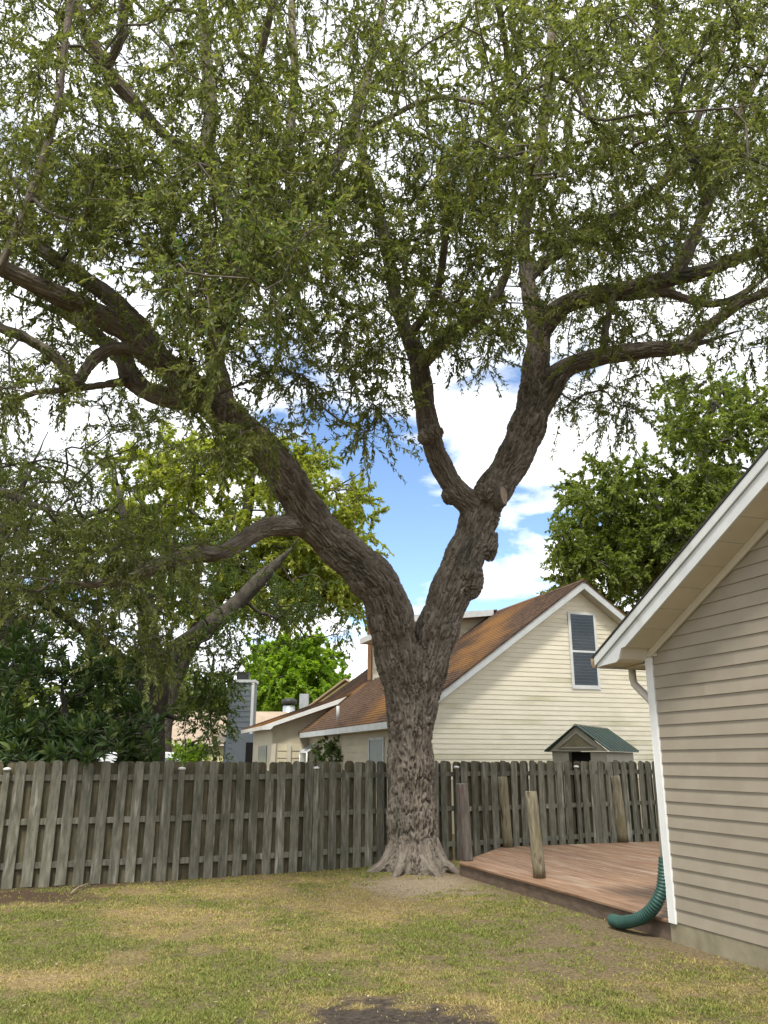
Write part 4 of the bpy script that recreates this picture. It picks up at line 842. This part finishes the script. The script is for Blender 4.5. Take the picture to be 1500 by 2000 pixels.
limbs = [T_trunk, LL, RL,
    limb([(440, 800, 24), (428, 745, 22), (420, 700, 21), (430, 645, 22), (448, 585, 23), (465, 520, 22), (455, 440, 19), (432, 370, 17), (405, 300, 16), (412, 210, 14), (402, 100, 12), (392, -20, 10), (380, -140, 7)], YA, YA + .6),
    limb([(455, 560, 17), (500, 520, 17), (560, 445, 16), (620, 375, 15), (665, 300, 13), (700, 210, 11), (730, 100, 9), (760, -40, 7)], YA + .1, YA + 2.2),
    limb([(560, 450, 10), (568, 360, 11), (566, 260, 10), (575, 150, 9), (570, 20, 8), (575, -100, 5)], YA + .8, YA + 2.5),
    limb([(405, 300, 12), (330, 270, 11), (250, 185, 14), (205, 130, 15), (160, 40, 12), (130, -80, 9)], YA + .2, YA - 1.0),
    limb([(205, 130, 10), (230, 90, 10), (240, 40, 10), (245, -40, 9)], YA - .7, YA - 1.6),
    limb([(320, 705, 18), (285, 650, 18), (240, 602, 17), (190, 562, 17), (140, 528, 16), (80, 485, 15), (20, 430, 13), (-60, 370, 11), (-140, 330, 8)], YB + .1, YB - .9),
    limb([(385, 790, 20), (335, 778, 21), (285, 762, 20), (255, 735, 21), (240, 700, 18), (205, 668, 15), (170, 640, 13), (120, 610, 10), (60, 590, 8)], YA - .1, YA + .6),
    limb([(275, 690, 13), (228, 680, 14), (190, 695, 13), (165, 725, 12), (148, 745, 11), (110, 700, 11), (60, 665, 11), (0, 640, 10), (-80, 610, 8)], YB - .1, YB - 1.4),
    limb([(245, 745, 10), (200, 752, 8), (140, 760, 7), (60, 770, 6), (0, 800, 5)], YA, YA - .6),
    limb([(600, 1030, 20), (560, 1027, 20), (520, 1030, 20), (480, 1052, 18), (435, 1078, 17), (380, 1083, 17), (310, 1103, 16), (245, 1130, 15), (185, 1142, 14), (155, 1140, 9)], YE, YE - 1.7),
    limb([(970, 1010, 24), (930, 990, 26), (900, 968, 25), (876, 935, 23), (856, 895, 22), (842, 855, 22), (831, 800, 21), (823, 745, 21), (815, 695, 19), (795, 650, 15), (775, 590, 14), (762, 520, 13), (745, 440, 12), (720, 350, 10), (700, 260, 8), (690, 150, 6)], YR, YR - 1.6),
    limb([(820, 715, 14), (846, 685, 15), (880, 655, 14), (930, 622, 12), (965, 585, 10), (990, 530, 8), (1000, 460, 6)], YR - 1.0, YR - 2.2),
    limb([(800, 655, 9), (840, 600, 8), (860, 540, 8), (870, 460, 7), (880, 380, 6), (905, 280, 5)], YR - 1.1, YR - 3.2),
    limb([(1048, 665, 20), (1062, 640, 21), (1082, 612, 20), (1115, 590, 19), (1170, 577, 18), (1240, 560, 17), (1310, 545, 16), (1380, 528, 14), (1440, 505, 13), (1520, 480, 11), (1640, 440, 8)], YR3, YR3 - 1.2),
    limb([(1300, 550, 12), (1335, 510, 13), (1358, 455, 12), (1385, 390, 11), (1420, 300, 10), (1450, 210, 9), (1500, 110, 8), (1560, 0, 6)], YR3 - .6, YR3 - 1.8),
    limb([(1085, 500, 12), (1120, 470, 13), (1180, 430, 12), (1240, 400, 11), (1300, 350, 10), (1350, 260, 8), (1400, 130, 7), (1440, 0, 5)], YR3 + .1, YR3 - .5),
    limb([(1022, 560, 12), (1050, 525, 12), (1090, 495, 13)], YR3 + .1, YR3 + .1),
    limb([(1190, 580, 10), (1240, 578, 9), (1300, 572, 9), (1370, 592, 9), (1430, 585, 8), (1500, 540, 6)], YR3 - .3, YR3 - .8),
    limb([(1050, 800, 26), (1068, 770, 26), (1085, 738, 24), (1112, 716, 20), (1160, 700, 18), (1200, 692, 18), (1270, 683, 17), (1330, 680, 17), (1350, 675, 15)], YR2, YR2 - .7),
    limb([(1335, 680, 12), (1362, 655, 12), (1400, 625, 11), (1450, 590, 10), (1520, 560, 9), (1600, 500, 6)], YR2 - .7, YR2 - 1.5),
    limb([(1178, 695, 8), (1182, 650, 8), (1190, 610, 7), (1205, 560, 5)], YR2 - .3, YR2 - .4),
    # boughs coming over the lawn toward the viewer
    limb([(690, 270, 7), (760, 230, 6), (850, 190, 6), (960, 200, 5), (1100, 150, 4)], YA + 1.6, 9.5),
    limb([(1040, 370, 8), (1010, 250, 7), (990, 100, 7), (960, -60, 7), (930, -240, 6)], YR3 - .1, 10.0),
    limb([(430, 365, 11), (480, 220, 8), (520, 60, 8), (560, -120, 8), (600, -320, 7)], YA + .3, 8.8),
    limb([(0, 522, 8), (60, 380, 8), (110, 220, 7), (130, 60, 7), (160, -120, 6)], 9.8, 8.6),
    limb([(1380, 400, 9), (1330, 220, 9), (1290, 60, 9), (1260, -120, 8)], YR3 - 1.2, 11.0),
]
roots = []
for ang, ln_, r_ in ((200, .62, .15), (245, .55, .13), (300, .6, .14), (345, .75, .15), (30, .6, .14), (95, .6, .14), (150, .6, .14)):
    a_ = math.radians(ang); c0 = np.array([TRUNK[0], TRUNK[1], 0]); d_ = np.array([math.cos(a_), math.sin(a_), 0])
    roots.append([np.append(c0 + d_ * .22 + [0, 0, .62], r_ * .8), np.append(c0 + d_ * .40 + [0, 0, .26], r_ * .75), np.append(c0 + d_ * .56 + [0, 0, .07], r_ * .62), np.append(c0 + d_ * (.60 + ln_ * .35) + [0, 0, -.05], r_ * .4)])
rt = [gz(838, 1700) + [0, 0, .02], at(850, 1684, gz(850, 1700)[1]), at(866, 1686, gz(866, 1702)[1]), at(884, 1697, gz(884, 1706)[1]), gz(900, 1706) + [0, 0, -.05]]
roots.append([np.append(p, r) for p, r in zip(rt, (.10, .085, .08, .07, .05))])
def smooth_path(L_, step):
    P = [np.asarray(p, float) for p in L_]; return catmull(P, step)
def tapered(sp, tail=1.1):
    sp = [p.copy() for p in sp]; n = len(sp)
    if sp[-1][3] > .16: return sp, None
    k = max(1, int(n * .18))
    for i_ in range(k): sp[n - k + i_][3] *= 1 - .62 * (i_ + 1) / k
    d = sp[-1][:3] - sp[-min(n, 4)][:3]; d /= np.linalg.norm(d) + 1e-9; r = sp[-1][3]; ext = [sp[-1].copy()]
    for i_ in range(1, 5): ext.append(np.append(ext[-1][:3] + (d + np.array([.18 * math.sin(i_ * 2.3 + r * 90), .15 * math.cos(i_ * 1.7), .12])) * tail / 4, r * (1 - i_ / 4.6)))
    return sp, ext
G = Graph(); um = MB(); CL = []; EXT = []
for q in limbs + roots:
    sp = smooth_path(q, 0.10)
    if any(q is w for w in limbs[3:]):
        sp, ext = tapered(sp)
        if ext is not None: EXT.append(ext)
    rr = [max(p[3] * (1 + .05 * math.sin(i_ * .9 + q[0][0])), .035) for i_, p in enumerate(sp)]
    um.tube([p[:3] for p in sp], rr, 14)
    CL.append(np.array(sp))
def ball(px, py, Yd, r, sq=(1, 1, 1)):
    c = at(px, py, Yd); vs_, fs = [], []
    for i_ in range(7):
        for j_ in range(10):
            th, ph = math.pi * i_ / 6, 2 * math.pi * j_ / 10; vs_.append(c + np.array([math.sin(th) * math.cos(ph) * sq[0], math.sin(th) * math.sin(ph) * sq[1], math.cos(th) * sq[2]]) * r)
    um.add(vs_, [(i_ * 10 + j_, i_ * 10 + (j_ + 1) % 10, i_ * 10 + 10 + (j_ + 1) % 10, i_ * 10 + 10 + j_) for i_ in range(6) for j_ in range(10)])
ball(832, 853, YR - .75, .19); ball(850, 845, YR - .8, .17); ball(880, 968, YR - .2, .19); ball(955, 968, YR - .15, .33); ball(955, 1064, TY + .2, .22, (.9, .9, 1.6)); ball(912, 1128, TY + .1, .38, (.9, .9, 1.2)); ball(1345, 676, YR2 - .7, .17); ball(150, 745, YB - .8, .12)
tmp = bpy.data.objects.new('tmp', um.mesh('tmp', M['bark'])); COL.objects.link(tmp)
rm = tmp.modifiers.new('r', 'REMESH'); rm.mode = 'VOXEL'; rm.voxel_size = 0.0155
smo = tmp.modifiers.new('s', 'SMOOTH'); smo.factor = .5; smo.iterations = 5
dg = bpy.context.evaluated_depsgraph_get(); ev = tmp.evaluated_get(dg).to_mesh()
nv = len(ev.vertices); V = np.zeros(nv * 3, np.float32); ev.vertices.foreach_get('co', V); V = V.reshape(-1, 3).astype(float)
NR = np.zeros(nv * 3, np.float32); ev.vertices.foreach_get('normal', NR); NR = NR.reshape(-1, 3).astype(float)
npoly = len(ev.polygons); LI = np.zeros(len(ev.loops), np.int32); ev.loops.foreach_get('vertex_index', LI); Q4 = LI.reshape(npoly, 4)
tmp.evaluated_get(dg).to_mesh_clear(); bpy.data.objects.remove(tmp)
# bark coordinates along the nearest limb: (around, around, along)
cp, cu, cw_, cl_, crad = [], [], [], [], []
for ci, c in enumerate(CL):
    p = c[:, :3]; t = np.gradient(p, axis=0); t /= np.linalg.norm(t, axis=1)[:, None] + 1e-9; u = np.cross(t[0], [0.3, 1, 0.2]); u /= np.linalg.norm(u); us, ws = [], []
    for q in t:
        u = u - q * np.dot(u, q); u /= np.linalg.norm(u) + 1e-9; us.append(u); ws.append(np.cross(q, u))
    cp.append(p); cu.append(us); cw_.append(ws); crad.append(c[:, 3]); cl_.append(np.concatenate([[0], np.cumsum(np.linalg.norm(np.diff(p, axis=0), axis=1))]) + (0 if ci == 0 else p[0, 2]))
cp, cu, cw_, cl_, crad = np.concatenate(cp), np.concatenate(cu), np.concatenate(cw_), np.concatenate(cl_), np.concatenate(crad)
near_i = np.zeros(nv, int); rl = np.zeros(nv)
V32, C32 = V.astype(np.float32), cp.astype(np.float32); C2 = (C32 ** 2).sum(1)[None]; cr8 = crad.astype(np.float32)[None] * .8
for a_ in range(0, nv, 8000):
    v_ = V32[a_:a_ + 8000]; dq = np.maximum((v_ ** 2).sum(1)[:, None] + C2 - 2 * v_ @ C32.T, 0); near_i[a_:a_ + 8000] = np.argmin(np.sqrt(dq) - cr8, 1)
rel = V - cp[near_i]; bx_, by_ = (rel * cu[near_i]).sum(1), (rel * cw_[near_i]).sum(1)
tl_ = np.cross(cu[near_i], cw_[near_i]); bz_ = cl_[near_i] + (rel * tl_).sum(1)
BK = np.stack([bx_, by_, bz_], 1); R_ = np.clip(crad[near_i], .05, .5)
wv = BK + (np.stack([vnoise(BK * [1, 1, .6], 6, s_, 2) for s_ in (1, 2, 3)], 1) - .5) * [.07, .07, .10]
d1, d2 = voro(wv * [21, 21, 2.1], 5); fur = 1 - sstep(.03, .24, d2 - d1)
dd1, dd2 = voro(wv * [40, 40, 5.0], 8); fur2 = 1 - sstep(.02, .35, dd2 - dd1)
amp = np.clip(R_ / .40, .12, 1.0)
big = (vnoise(BK * [1, 1, .5], 2.4, 12, 2) - .5)
disp = (-0.062 * fur - 0.016 * fur2 + .004 * (vnoise(BK, 30, 4) - .5)) * amp ** .8 + big * .07 * amp
V2 = V + NR * disp[:, None]
keepz = V2[:, 2] > -0.2
tm = mesh_np('trunk', V2 - WORLD[oak], Q4, M['bark'], False)
ba = tm.attributes.new('bk', 'FLOAT_VECTOR', 'POINT'); ba.data.foreach_set('vector', BK.astype(np.float32).ravel())
trunk = link('trunk', tm, oak)
print('trunk quads', npoly)
# sawn limb scars
def scar(px, py, Yd, nx, r, name='cut_scar'):
    c = at(px, py, Yd); n = np.array(nx, float); n /= np.linalg.norm(n); u = np.cross(n, UP); u /= np.linalg.norm(u); w = np.cross(u, n)
    def ring(rr, off, k=20): return [c + n * off + (u * math.cos(a_) * .62 + w * math.sin(a_) * 1.15) * rr * (1 + .06 * math.sin(3 * a_)) for a_ in np.linspace(0, 2 * math.pi, k, endpoint=False)]
    m = MB(); k = 20; vv = ring(r * 1.12, -.16) + ring(r * 1.08, .015) + ring(r * .9, .03) + ring(r * .84, .012)
    m.add(vv, [(a_ * k + j, a_ * k + (j + 1) % k, (a_ + 1) * k + (j + 1) % k, (a_ + 1) * k + j) for a_ in range(2) for j in range(k)]); o = m.build(name, M['branch'], trunk)
    m2 = MB(); m2.add(ring(r * .90, .028) + [c + n * .018], [(j, (j + 1) % k, k) for j in range(k)]); m2.build('cut_face', M['cut'], trunk)
scar(982, 968, YR - .42, (.62, -.72, .1), .165)
scar(969, 1058, TY + .2, (.98, -.2, -.1), .15)
# fine branches and leaves
rs = np.random.default_rng(4)
for ci, c in enumerate(CL[:len(limbs)]):
    if ci == 0: continue
    ok = c[:, 3] < 0.30
    last = -1
    for p, g_ in zip(c[::3], ok[::3]):
        if g_: last = G.chain([p], last)
att = []
att += zone((-260, 1760), (-420, 330), (9.5, 17.5), 900, rs, 1, .40)
att += zone((-200, 1700), (-60, 480), (8.2, 12.5), 380, rs, 2, .40)
att += zone((-220, 560), (300, 480), (8.8, 13), 150, rs, 3, .38)
att += zone((300, 560), (460, 640), (9.5, 13), 42, rs, 23, .38)
att += zone((-180, 300), (470, 620), (10.5, 13), 34, rs, 24, .44)
att += zone((560, 1020), (330, 640), (10.5, 15.5), 190, rs, 4, .38)
att += zone((1040, 1640), (280, 600), (12, 17), 230, rs, 5, .38)
att += zone((-160, 300), (640, 860), (9.5, 12.5), 46, rs, 6, .42)
att += zone((330, 470), (600, 800), (10.2, 11.6), 15, rs, 7, .2)
att += zone((510, 790), (600, 770), (10.8, 14), 46, rs, 8, .3)
att += zone((690, 800), (780, 890), (11.5, 13), 9, rs, 9, .0)
att += zone((840, 1010), (590, 700), (12.5, 14.5), 24, rs, 10, .2)
att += zone((1090, 1250), (740, 830), (14, 15.5), 16, rs, 11, .0)
att += zone((1100, 1560), (590, 740), (13, 16), 44, rs, 12, .36)
att += zone((380, 540), (790, 900), (10, 11.5), 16, rs, 13, .0)
att += zone((170, 400), (1020, 1110), (11.2, 13.0), 14, rs, 14, .2)
att += zone((-120, 260), (960, 1180), (11, 13), 34, rs, 15, .3)
att += zone((180, 330), (1150, 1280), (11.2, 12.6), 12, rs, 16, .0)
att += zone((300, 640), (300, 600), (7.0, 8.4), 20, rs, 17, .3)
att += zone((380, 440), (660, 720), (8.4, 9.2), 3, rs, 19, .0)
att += zone((640, 1300), (0, 330), (7.0, 8.6), 34, rs, 18, .3)
att = np.array(att)
P, rad, base, ends = grow(G, att, rs, step=.34, sag=.05, tip=.0055, expo=.44)
tb, td, tL, lp, ld, lu, ll_, lw_, ti = sprays(P, G.par, ends, rs, (4, 7), (.40, .95), 44, (.06, .118), .165, .30)
xp = [tube_edges(np.array(e)[:, :3], np.array(e)[:, 3], [-1, 0, 1, 2, 3], 0, 7) for e in EXT]
BV, BQ = joinmesh([tube_edges(P, np.minimum(rad, .05), G.par, base, 5)] + xp)
br = mesh_np('branches', BV - WORLD[oak], BQ, M['branch'], True); link('branches', br, oak, kind='stuff', label='bare grey branches and boughs')
tv, tq = twig_tubes(tb, td, tL); link('twigs', mesh_np('twigs', tv - WORLD[oak], tq, M['branch'], True), oak, kind='stuff')
# the leaves that show largest become single leaves, the rest one crown
dist = np.linalg.norm(lp - EYE, axis=1); uu = 750 + F * lp[:, 0] / (lp[:, 1] * _c + (lp[:, 2] - H) * _s); vv_ = 1000 - F * (-lp[:, 1] * _s + (lp[:, 2] - H) * _c) / (lp[:, 1] * _c + (lp[:, 2] - H) * _s)
inview = (uu > 0) & (uu < 1500) & (vv_ > 0); sel = np.argsort(np.where(inview, dist / ll_, 1e9))[:300]
restm = np.ones(len(lp), bool); restm[sel] = False
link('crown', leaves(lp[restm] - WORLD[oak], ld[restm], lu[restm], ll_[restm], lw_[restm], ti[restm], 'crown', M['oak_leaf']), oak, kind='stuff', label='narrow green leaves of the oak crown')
print('oak leaves', len(lp), 'attractors', len(att), 'nodes', len(P))
def leaf_mesh(name, m, wr):
    prof = [(0, .02), (.15, .6), (.4, 1.0), (.7, .72), (1.0, 0.0)]; v = []; f = []
    for x, w in prof: v += [(-w * wr, x, .25 * w * wr - .12 * x * x), (0, x, -.12 * x * x), (w * wr, x, .25 * w * wr - .12 * x * x)]
    for i_ in range(4): f += [(i_ * 3, i_ * 3 + 1, i_ * 3 + 4, i_ * 3 + 3), (i_ * 3 + 1, i_ * 3 + 2, i_ * 3 + 5, i_ * 3 + 4)]
    me = bpy.data.meshes.new(name); me.from_pydata(v, [], f); me.materials.append(m); return me
def single_leaves(me, parent, pos, dirs, ups, ln):
    for p, d, u, l_ in zip(pos, dirs, ups, ln):
        o = bpy.data.objects.new('leaf', me); COL.objects.link(o); o.parent = parent; y_ = Vector(d).normalized(); x_ = y_.cross(Vector(u)).normalized(); z_ = x_.cross(y_)
        from mathutils import Matrix
        mt = Matrix((x_, y_, z_)).transposed().to_4x4() @ Matrix.Scale(float(l_), 4); mt.translation = Vector(p - WORLD[parent]); o.matrix_basis = mt
single_leaves(leaf_mesh('leaf', M['oak_leaf_one'], .16), oak, lp[sel], ld[sel], lu[sel], ll_[sel])

# ---- trees behind
def back_tree(name, label, chains, zones, leafm, seed, nl=24, ll=(.1, .16), lw=.26, tw=(3, 6), tl=(.4, .9), step=.6, tip=.012, group=None, barkm='farbark', expo=.42, spread=.9, fold=.2):
    rs = np.random.default_rng(seed); g0 = np.array(chains[0][0][:3]); g0[2] = 0
    t = thing(name, tuple(g0), label, 'tree' if 'shrub' not in name else 'shrub', group); g = Graph(); m = MB()
    for c in chains:
        sp = smooth_path(c, .3); sp, ext = tapered(sp, .05 * chains[0][0][1])
        if ext: m.tube([p[:3] for p in ext], [max(p[3], .012) for p in ext], 7)
        m.tube([p[:3] for p in sp], [max(p[3], .02) * (1 + .06 * math.sin(i_ * 1.3)) for i_, p in enumerate(sp)], 10)
        last = -1
        for p in sp[max(0, len(sp) // 4 if c is chains[0] else 0):]: last = g.chain([p], last)
    m.build('trunk', M[barkm], t)
    at_ = np.array(sum([zone(*z, rs, seed * 10 + i_, .42 if len(z) < 5 else .42) for i_, z in enumerate(zones)], []))
    P, rad, base, ends = grow(g, at_, rs, step=step, tip=tip, expo=expo)
    v, q = tube_edges(P, rad, g.par, base, 4); link('branches', mesh_np('branches', v - WORLD[t], q, M[barkm], True), t, kind='stuff')
    tb, td, tL, lp, ld, lu, l1, w1, ti = sprays(P, g.par, ends, rs, tw, tl, nl, ll, lw, .2, spread=spread)
    link('crown', leaves(lp - WORLD[t], ld, lu, l1, w1, ti, 'crown', leafm, fold=fold), t, kind='stuff'); return t
# shady oak behind the fence, its trunk forking above the shrub
Yq = 21.5
back_tree('shade_oak', 'shady oak with leaning forked trunk rising behind the fence beside the glossy shrub', [
    limb([(288, 1640, 34), (288, 1500, 32), (292, 1400, 31), (300, 1330, 30), (292, 1250, 20), (280, 1150, 16), (250, 1050, 12), (230, 950, 8)], Yq, Yq),
    limb([(302, 1330, 24), (340, 1275, 22), (400, 1230, 19), (450, 1190, 17), (500, 1140, 15), (540, 1100, 9), (570, 1070, 6)], Yq, Yq + 1.5),
    limb([(300, 1360, 16), (240, 1290, 12), (160, 1230, 10), (90, 1180, 8), (20, 1150, 6)], Yq, Yq - 1)],
    [((-120, 300), (900, 1180), (18.5, 25), 130), ((260, 430), (1000, 1180), (19, 24), 22), ((-120, 330), (1080, 1330), (18.5, 25), 110), ((400, 560), (1090, 1200), (21, 25), 22), ((380, 480), (1200, 1400), (19.5, 21.5), 30), ((320, 420), (1360, 1470), (19.5, 22), 14), ((500, 690), (1120, 1250), (22, 25), 24)],
    M['dark_leaf'], 7, nl=36, ll=(.07, .13), lw=.2, tw=(4, 7), tl=(.45, 1.0))
back_tree('olive_oak', 'olive green fine leaved oak behind the glossy shrub, beside the shady oak', [
    limb([(-60, 1640, 40), (-50, 1450, 36), (-10, 1290, 26), (10, 1230, 22), (-20, 1120, 18), (20, 1000, 12), (60, 920, 8)], 18.5, 18),
    limb([(-60, 1000, 12), (0, 962, 11), (60, 985, 7), (110, 1000, 4)], 17, 15.5)],
    [((-260, 330), (830, 1120), (15.5, 20), 130), ((-260, 160), (1080, 1280), (15.5, 20), 50)], M['olive_leaf'], 8, nl=36, ll=(.06, .11), lw=.2, tw=(4, 7))
back_tree('yellow_green_tree', 'sunlit yellow green tree standing behind the shady oak', [
    limb([(310, 1560, 22), (330, 1350, 19), (430, 1150, 16), (480, 1010, 12), (490, 930, 8)], 33, 33),
    limb([(470, 1130, 12), (540, 1040, 10), (600, 980, 7), (660, 950, 5)], 33, 33)],
    [((210, 620), (860, 1060), (29, 37), 170), ((560, 720), (950, 1180), (30, 36), 100), ((300, 700), (1060, 1200), (30, 36), 95), ((560, 650), (870, 950), (31, 34), 8)], M['yellow_leaf'], 9, nl=48, ll=(.14, .24), lw=.26, tw=(4, 7), tl=(.6, 1.4), step=.9, tip=.018)
back_tree('maple_tree', 'round bright lime green maple rising behind the tan roofs', [
    limb([(580, 1600, 14), (580, 1450, 12), (578, 1350, 9), (575, 1290, 5)], 64, 64)],
    [((490, 650), (1265, 1410), (58, 70), 130), ((540, 620), (1255, 1300), (60, 68), 26), ((630, 672), (1330, 1400), (60, 68), 22)], M['bright_leaf'], 10, nl=64, ll=(.22, .38), lw=.34, tw=(4, 7), tl=(1.0, 2.2), step=1.5, tip=.03)
back_tree('spreading_oak', 'mid green oak rising behind the cream house ridge and beige eave', [
    limb([(1420, 1560, 30), (1400, 1350, 26), (1370, 1180, 22), (1340, 1080, 14), (1290, 1000, 9), (1260, 930, 6)], 33, 33),
    limb([(1385, 1250, 16), (1320, 1130, 12), (1230, 1100, 9), (1140, 1090, 5)], 33, 32),
    limb([(1380, 1150, 16), (1400, 1000, 14), (1370, 880, 10), (1400, 780, 7)], 33, 33)],
    [((1085, 1330), (1020, 1200), (29, 37), 150), ((1110, 1420), (930, 1110), (29, 37), 150), ((1300, 1640), (740, 1120), (28, 37), 300), ((1140, 1260), (900, 1050), (30, 34), 34)], M['mid_leaf'], 12, nl=44, ll=(.13, .22), lw=.27, tw=(4, 7), tl=(.6, 1.3), step=.9, tip=.018)
# far trees closing the horizon
for i_, (px, Yd, hp, w_, mt, lb) in enumerate([(60, 70, 1300, 170, 'mid_leaf', 'distant green tree behind the olive green oak'), (260, 74, 1310, 150, 'olive_leaf', 'distant olive tree behind the white van'), (400, 80, 1330, 110, 'mid_leaf', 'distant green tree behind the yellow house'), (1330, 66, 1200, 160, 'dark_leaf', 'distant dark tree behind the mid green oak')]):
    back_tree('distant_tree', lb, [limb([(px, 1560, 12), (px + 4, 1420, 10), (px - 5, hp + 40, 5)], Yd, Yd)], [((px - w_ / 1.6, px + w_ / 1.6), (hp, 1475), (Yd - 5, Yd + 5), 60)], M[mt], 20 + i_, nl=22, ll=(.4, .7), lw=.32, tw=(4, 6), tl=(1.4, 2.8), step=1.6, tip=.03)

# ---- loquat-like shrub leaning over the fence: rosettes of long leaves
rs = np.random.default_rng(31)
shr = thing('leafy_shrub', tuple(at(130, 1700, 15.2) * [1, 1, 0]), 'dark glossy large leaved shrub leaning over the fence in front of the shady oak', 'shrub')
g = Graph(); m = MB()
for c in [limb([(150, 1700, 9), (150, 1560, 8), (140, 1450, 7), (120, 1350, 5)], 15.3, 15.0), limb([(160, 1680, 8), (220, 1520, 7), (260, 1420, 5)], 15.5, 15.2), limb([(120, 1680, 8), (40, 1520, 7), (10, 1400, 5)], 15.1, 14.8)]:
    sp = smooth_path(c, .2); m.tube([p[:3] for p in sp], [p[3] for p in sp], 8); last = -1
    for p in sp: last = g.chain([p], last)
m.build('stem', M['farbark'], shr)
za = zone((-90, 300), (1270, 1520), (13.9, 16.4), 330, rs, 51, .15) + zone((-60, 230), (1225, 1330), (14.2, 16.4), 60, rs, 52, .2) + zone((10, 250), (1420, 1490), (12.6, 13.6), 26, rs, 53, .0) + zone((-40, 310), (1400, 1495), (13.3, 14.6), 90, rs, 54, .0)
za = np.array([p for p in za if p[1] > fence_y(p[0]) + .4 or p[2] > 1.66])
P, rad, base, ends = grow(g, za, rs, step=.3, tip=.006)
v, q = tube_edges(P, rad, g.par, base, 4); link('branches', mesh_np('branches', v - WORLD[shr], q, M['farbark'], True), shr, kind='stuff')
bp, bd, bu, bl_ = [], [], [], []
for e in ends:
    o = P[e]; ax = P[e] - P[g.par[e]]; ax /= np.linalg.norm(ax) + 1e-9; ax = ax * .4 + np.array([0, -.15, .8]) + rs.normal(0, .25, 3); ax /= np.linalg.norm(ax)
    nlf = rs.integers(11, 17)
    for k_ in range(nlf):
        ph = k_ * 2.4 + rs.normal(0, .2); u_ = np.cross(ax, [.3, .2, 1]); u_ /= np.linalg.norm(u_); w_ = np.cross(ax, u_); el = .15 + 1.15 * k_ / nlf
        d = ax * math.cos(el * 1.2) + (u_ * math.cos(ph) + w_ * math.sin(ph)) * math.sin(el * 1.2); bp.append(o - ax * .10 * k_ / nlf); bd.append(d); bu.append(ax + rs.normal(0, .15, 3)); bl_.append(rs.uniform(.15, .27))
bp, bd, bu, bl_ = map(np.array, (bp, bd, bu, bl_)); dist = np.linalg.norm(bp - EYE, axis=1); sel = np.argsort(dist / bl_)[:300]; rm_ = np.ones(len(bp), bool); rm_[sel] = False
link('crown', leaves(bp[rm_] - WORLD[shr], bd[rm_], bu[rm_], bl_[rm_], bl_[rm_] * .15, np.clip(rs.normal(.4, .25, rm_.sum()), 0, 1), 'crown', M['loquat'], droop=.2), shr, kind='stuff')
single_leaves(leaf_mesh('leaf', M['loquat_one'], .15), shr, bp[sel], bd[sel], bu[sel], bl_[sel])
# small climbing vine on the cream wall
lv = l_at(652, S0, 2.0); vn = thing('climbing_vine', tuple(NB(S0 - .1, lv, 0)), 'dark climbing vine on the cream wall beside the garden window', 'vine')
g = Graph(); m = MB(); c = [np.append(NB(S0 - .12, lv + .25 * math.sin(i_), .2 + i_ * .36), .02) for i_ in range(7)]
sp = smooth_path(c, .2); m.tube([p[:3] for p in sp], [p[3] for p in sp], 6).build('stem', M['farbark'], vn)
last = -1
for p in sp: last = g.chain([p], last)
av = np.array([NB(S0 - rs.uniform(.05, .45), lv + rs.normal(0, .45), rs.uniform(1.2, 2.35)) for _ in range(40)])
P, rad, base, ends = grow(g, av, rs, step=.3, tip=.006)
tb, td, tL, lp, ld, lu, l1, w1, ti = sprays(P, g.par, ends, rs, (3, 5), (.15, .35), 10, (.08, .14), .35, .3)
link('crown', leaves(lp - WORLD[vn], ld, lu, l1, w1, ti * .6, 'crown', M['dark_leaf']), vn, kind='stuff')
# bright bush low behind the fence beside the van
bt = at(362, 1500, 27)
back_tree('bright_shrub', 'small lime green shrub beside the white van behind the fence', [limb([(362, 1600, 4), (360, 1520, 3), (362, 1480, 2)], 27, 27)], [((335, 400), (1455, 1500), (26, 28), 26)], M['bright_leaf'], 41, nl=14, ll=(.08, .15), lw=.3, tl=(.2, .5), step=.4, tip=.006)
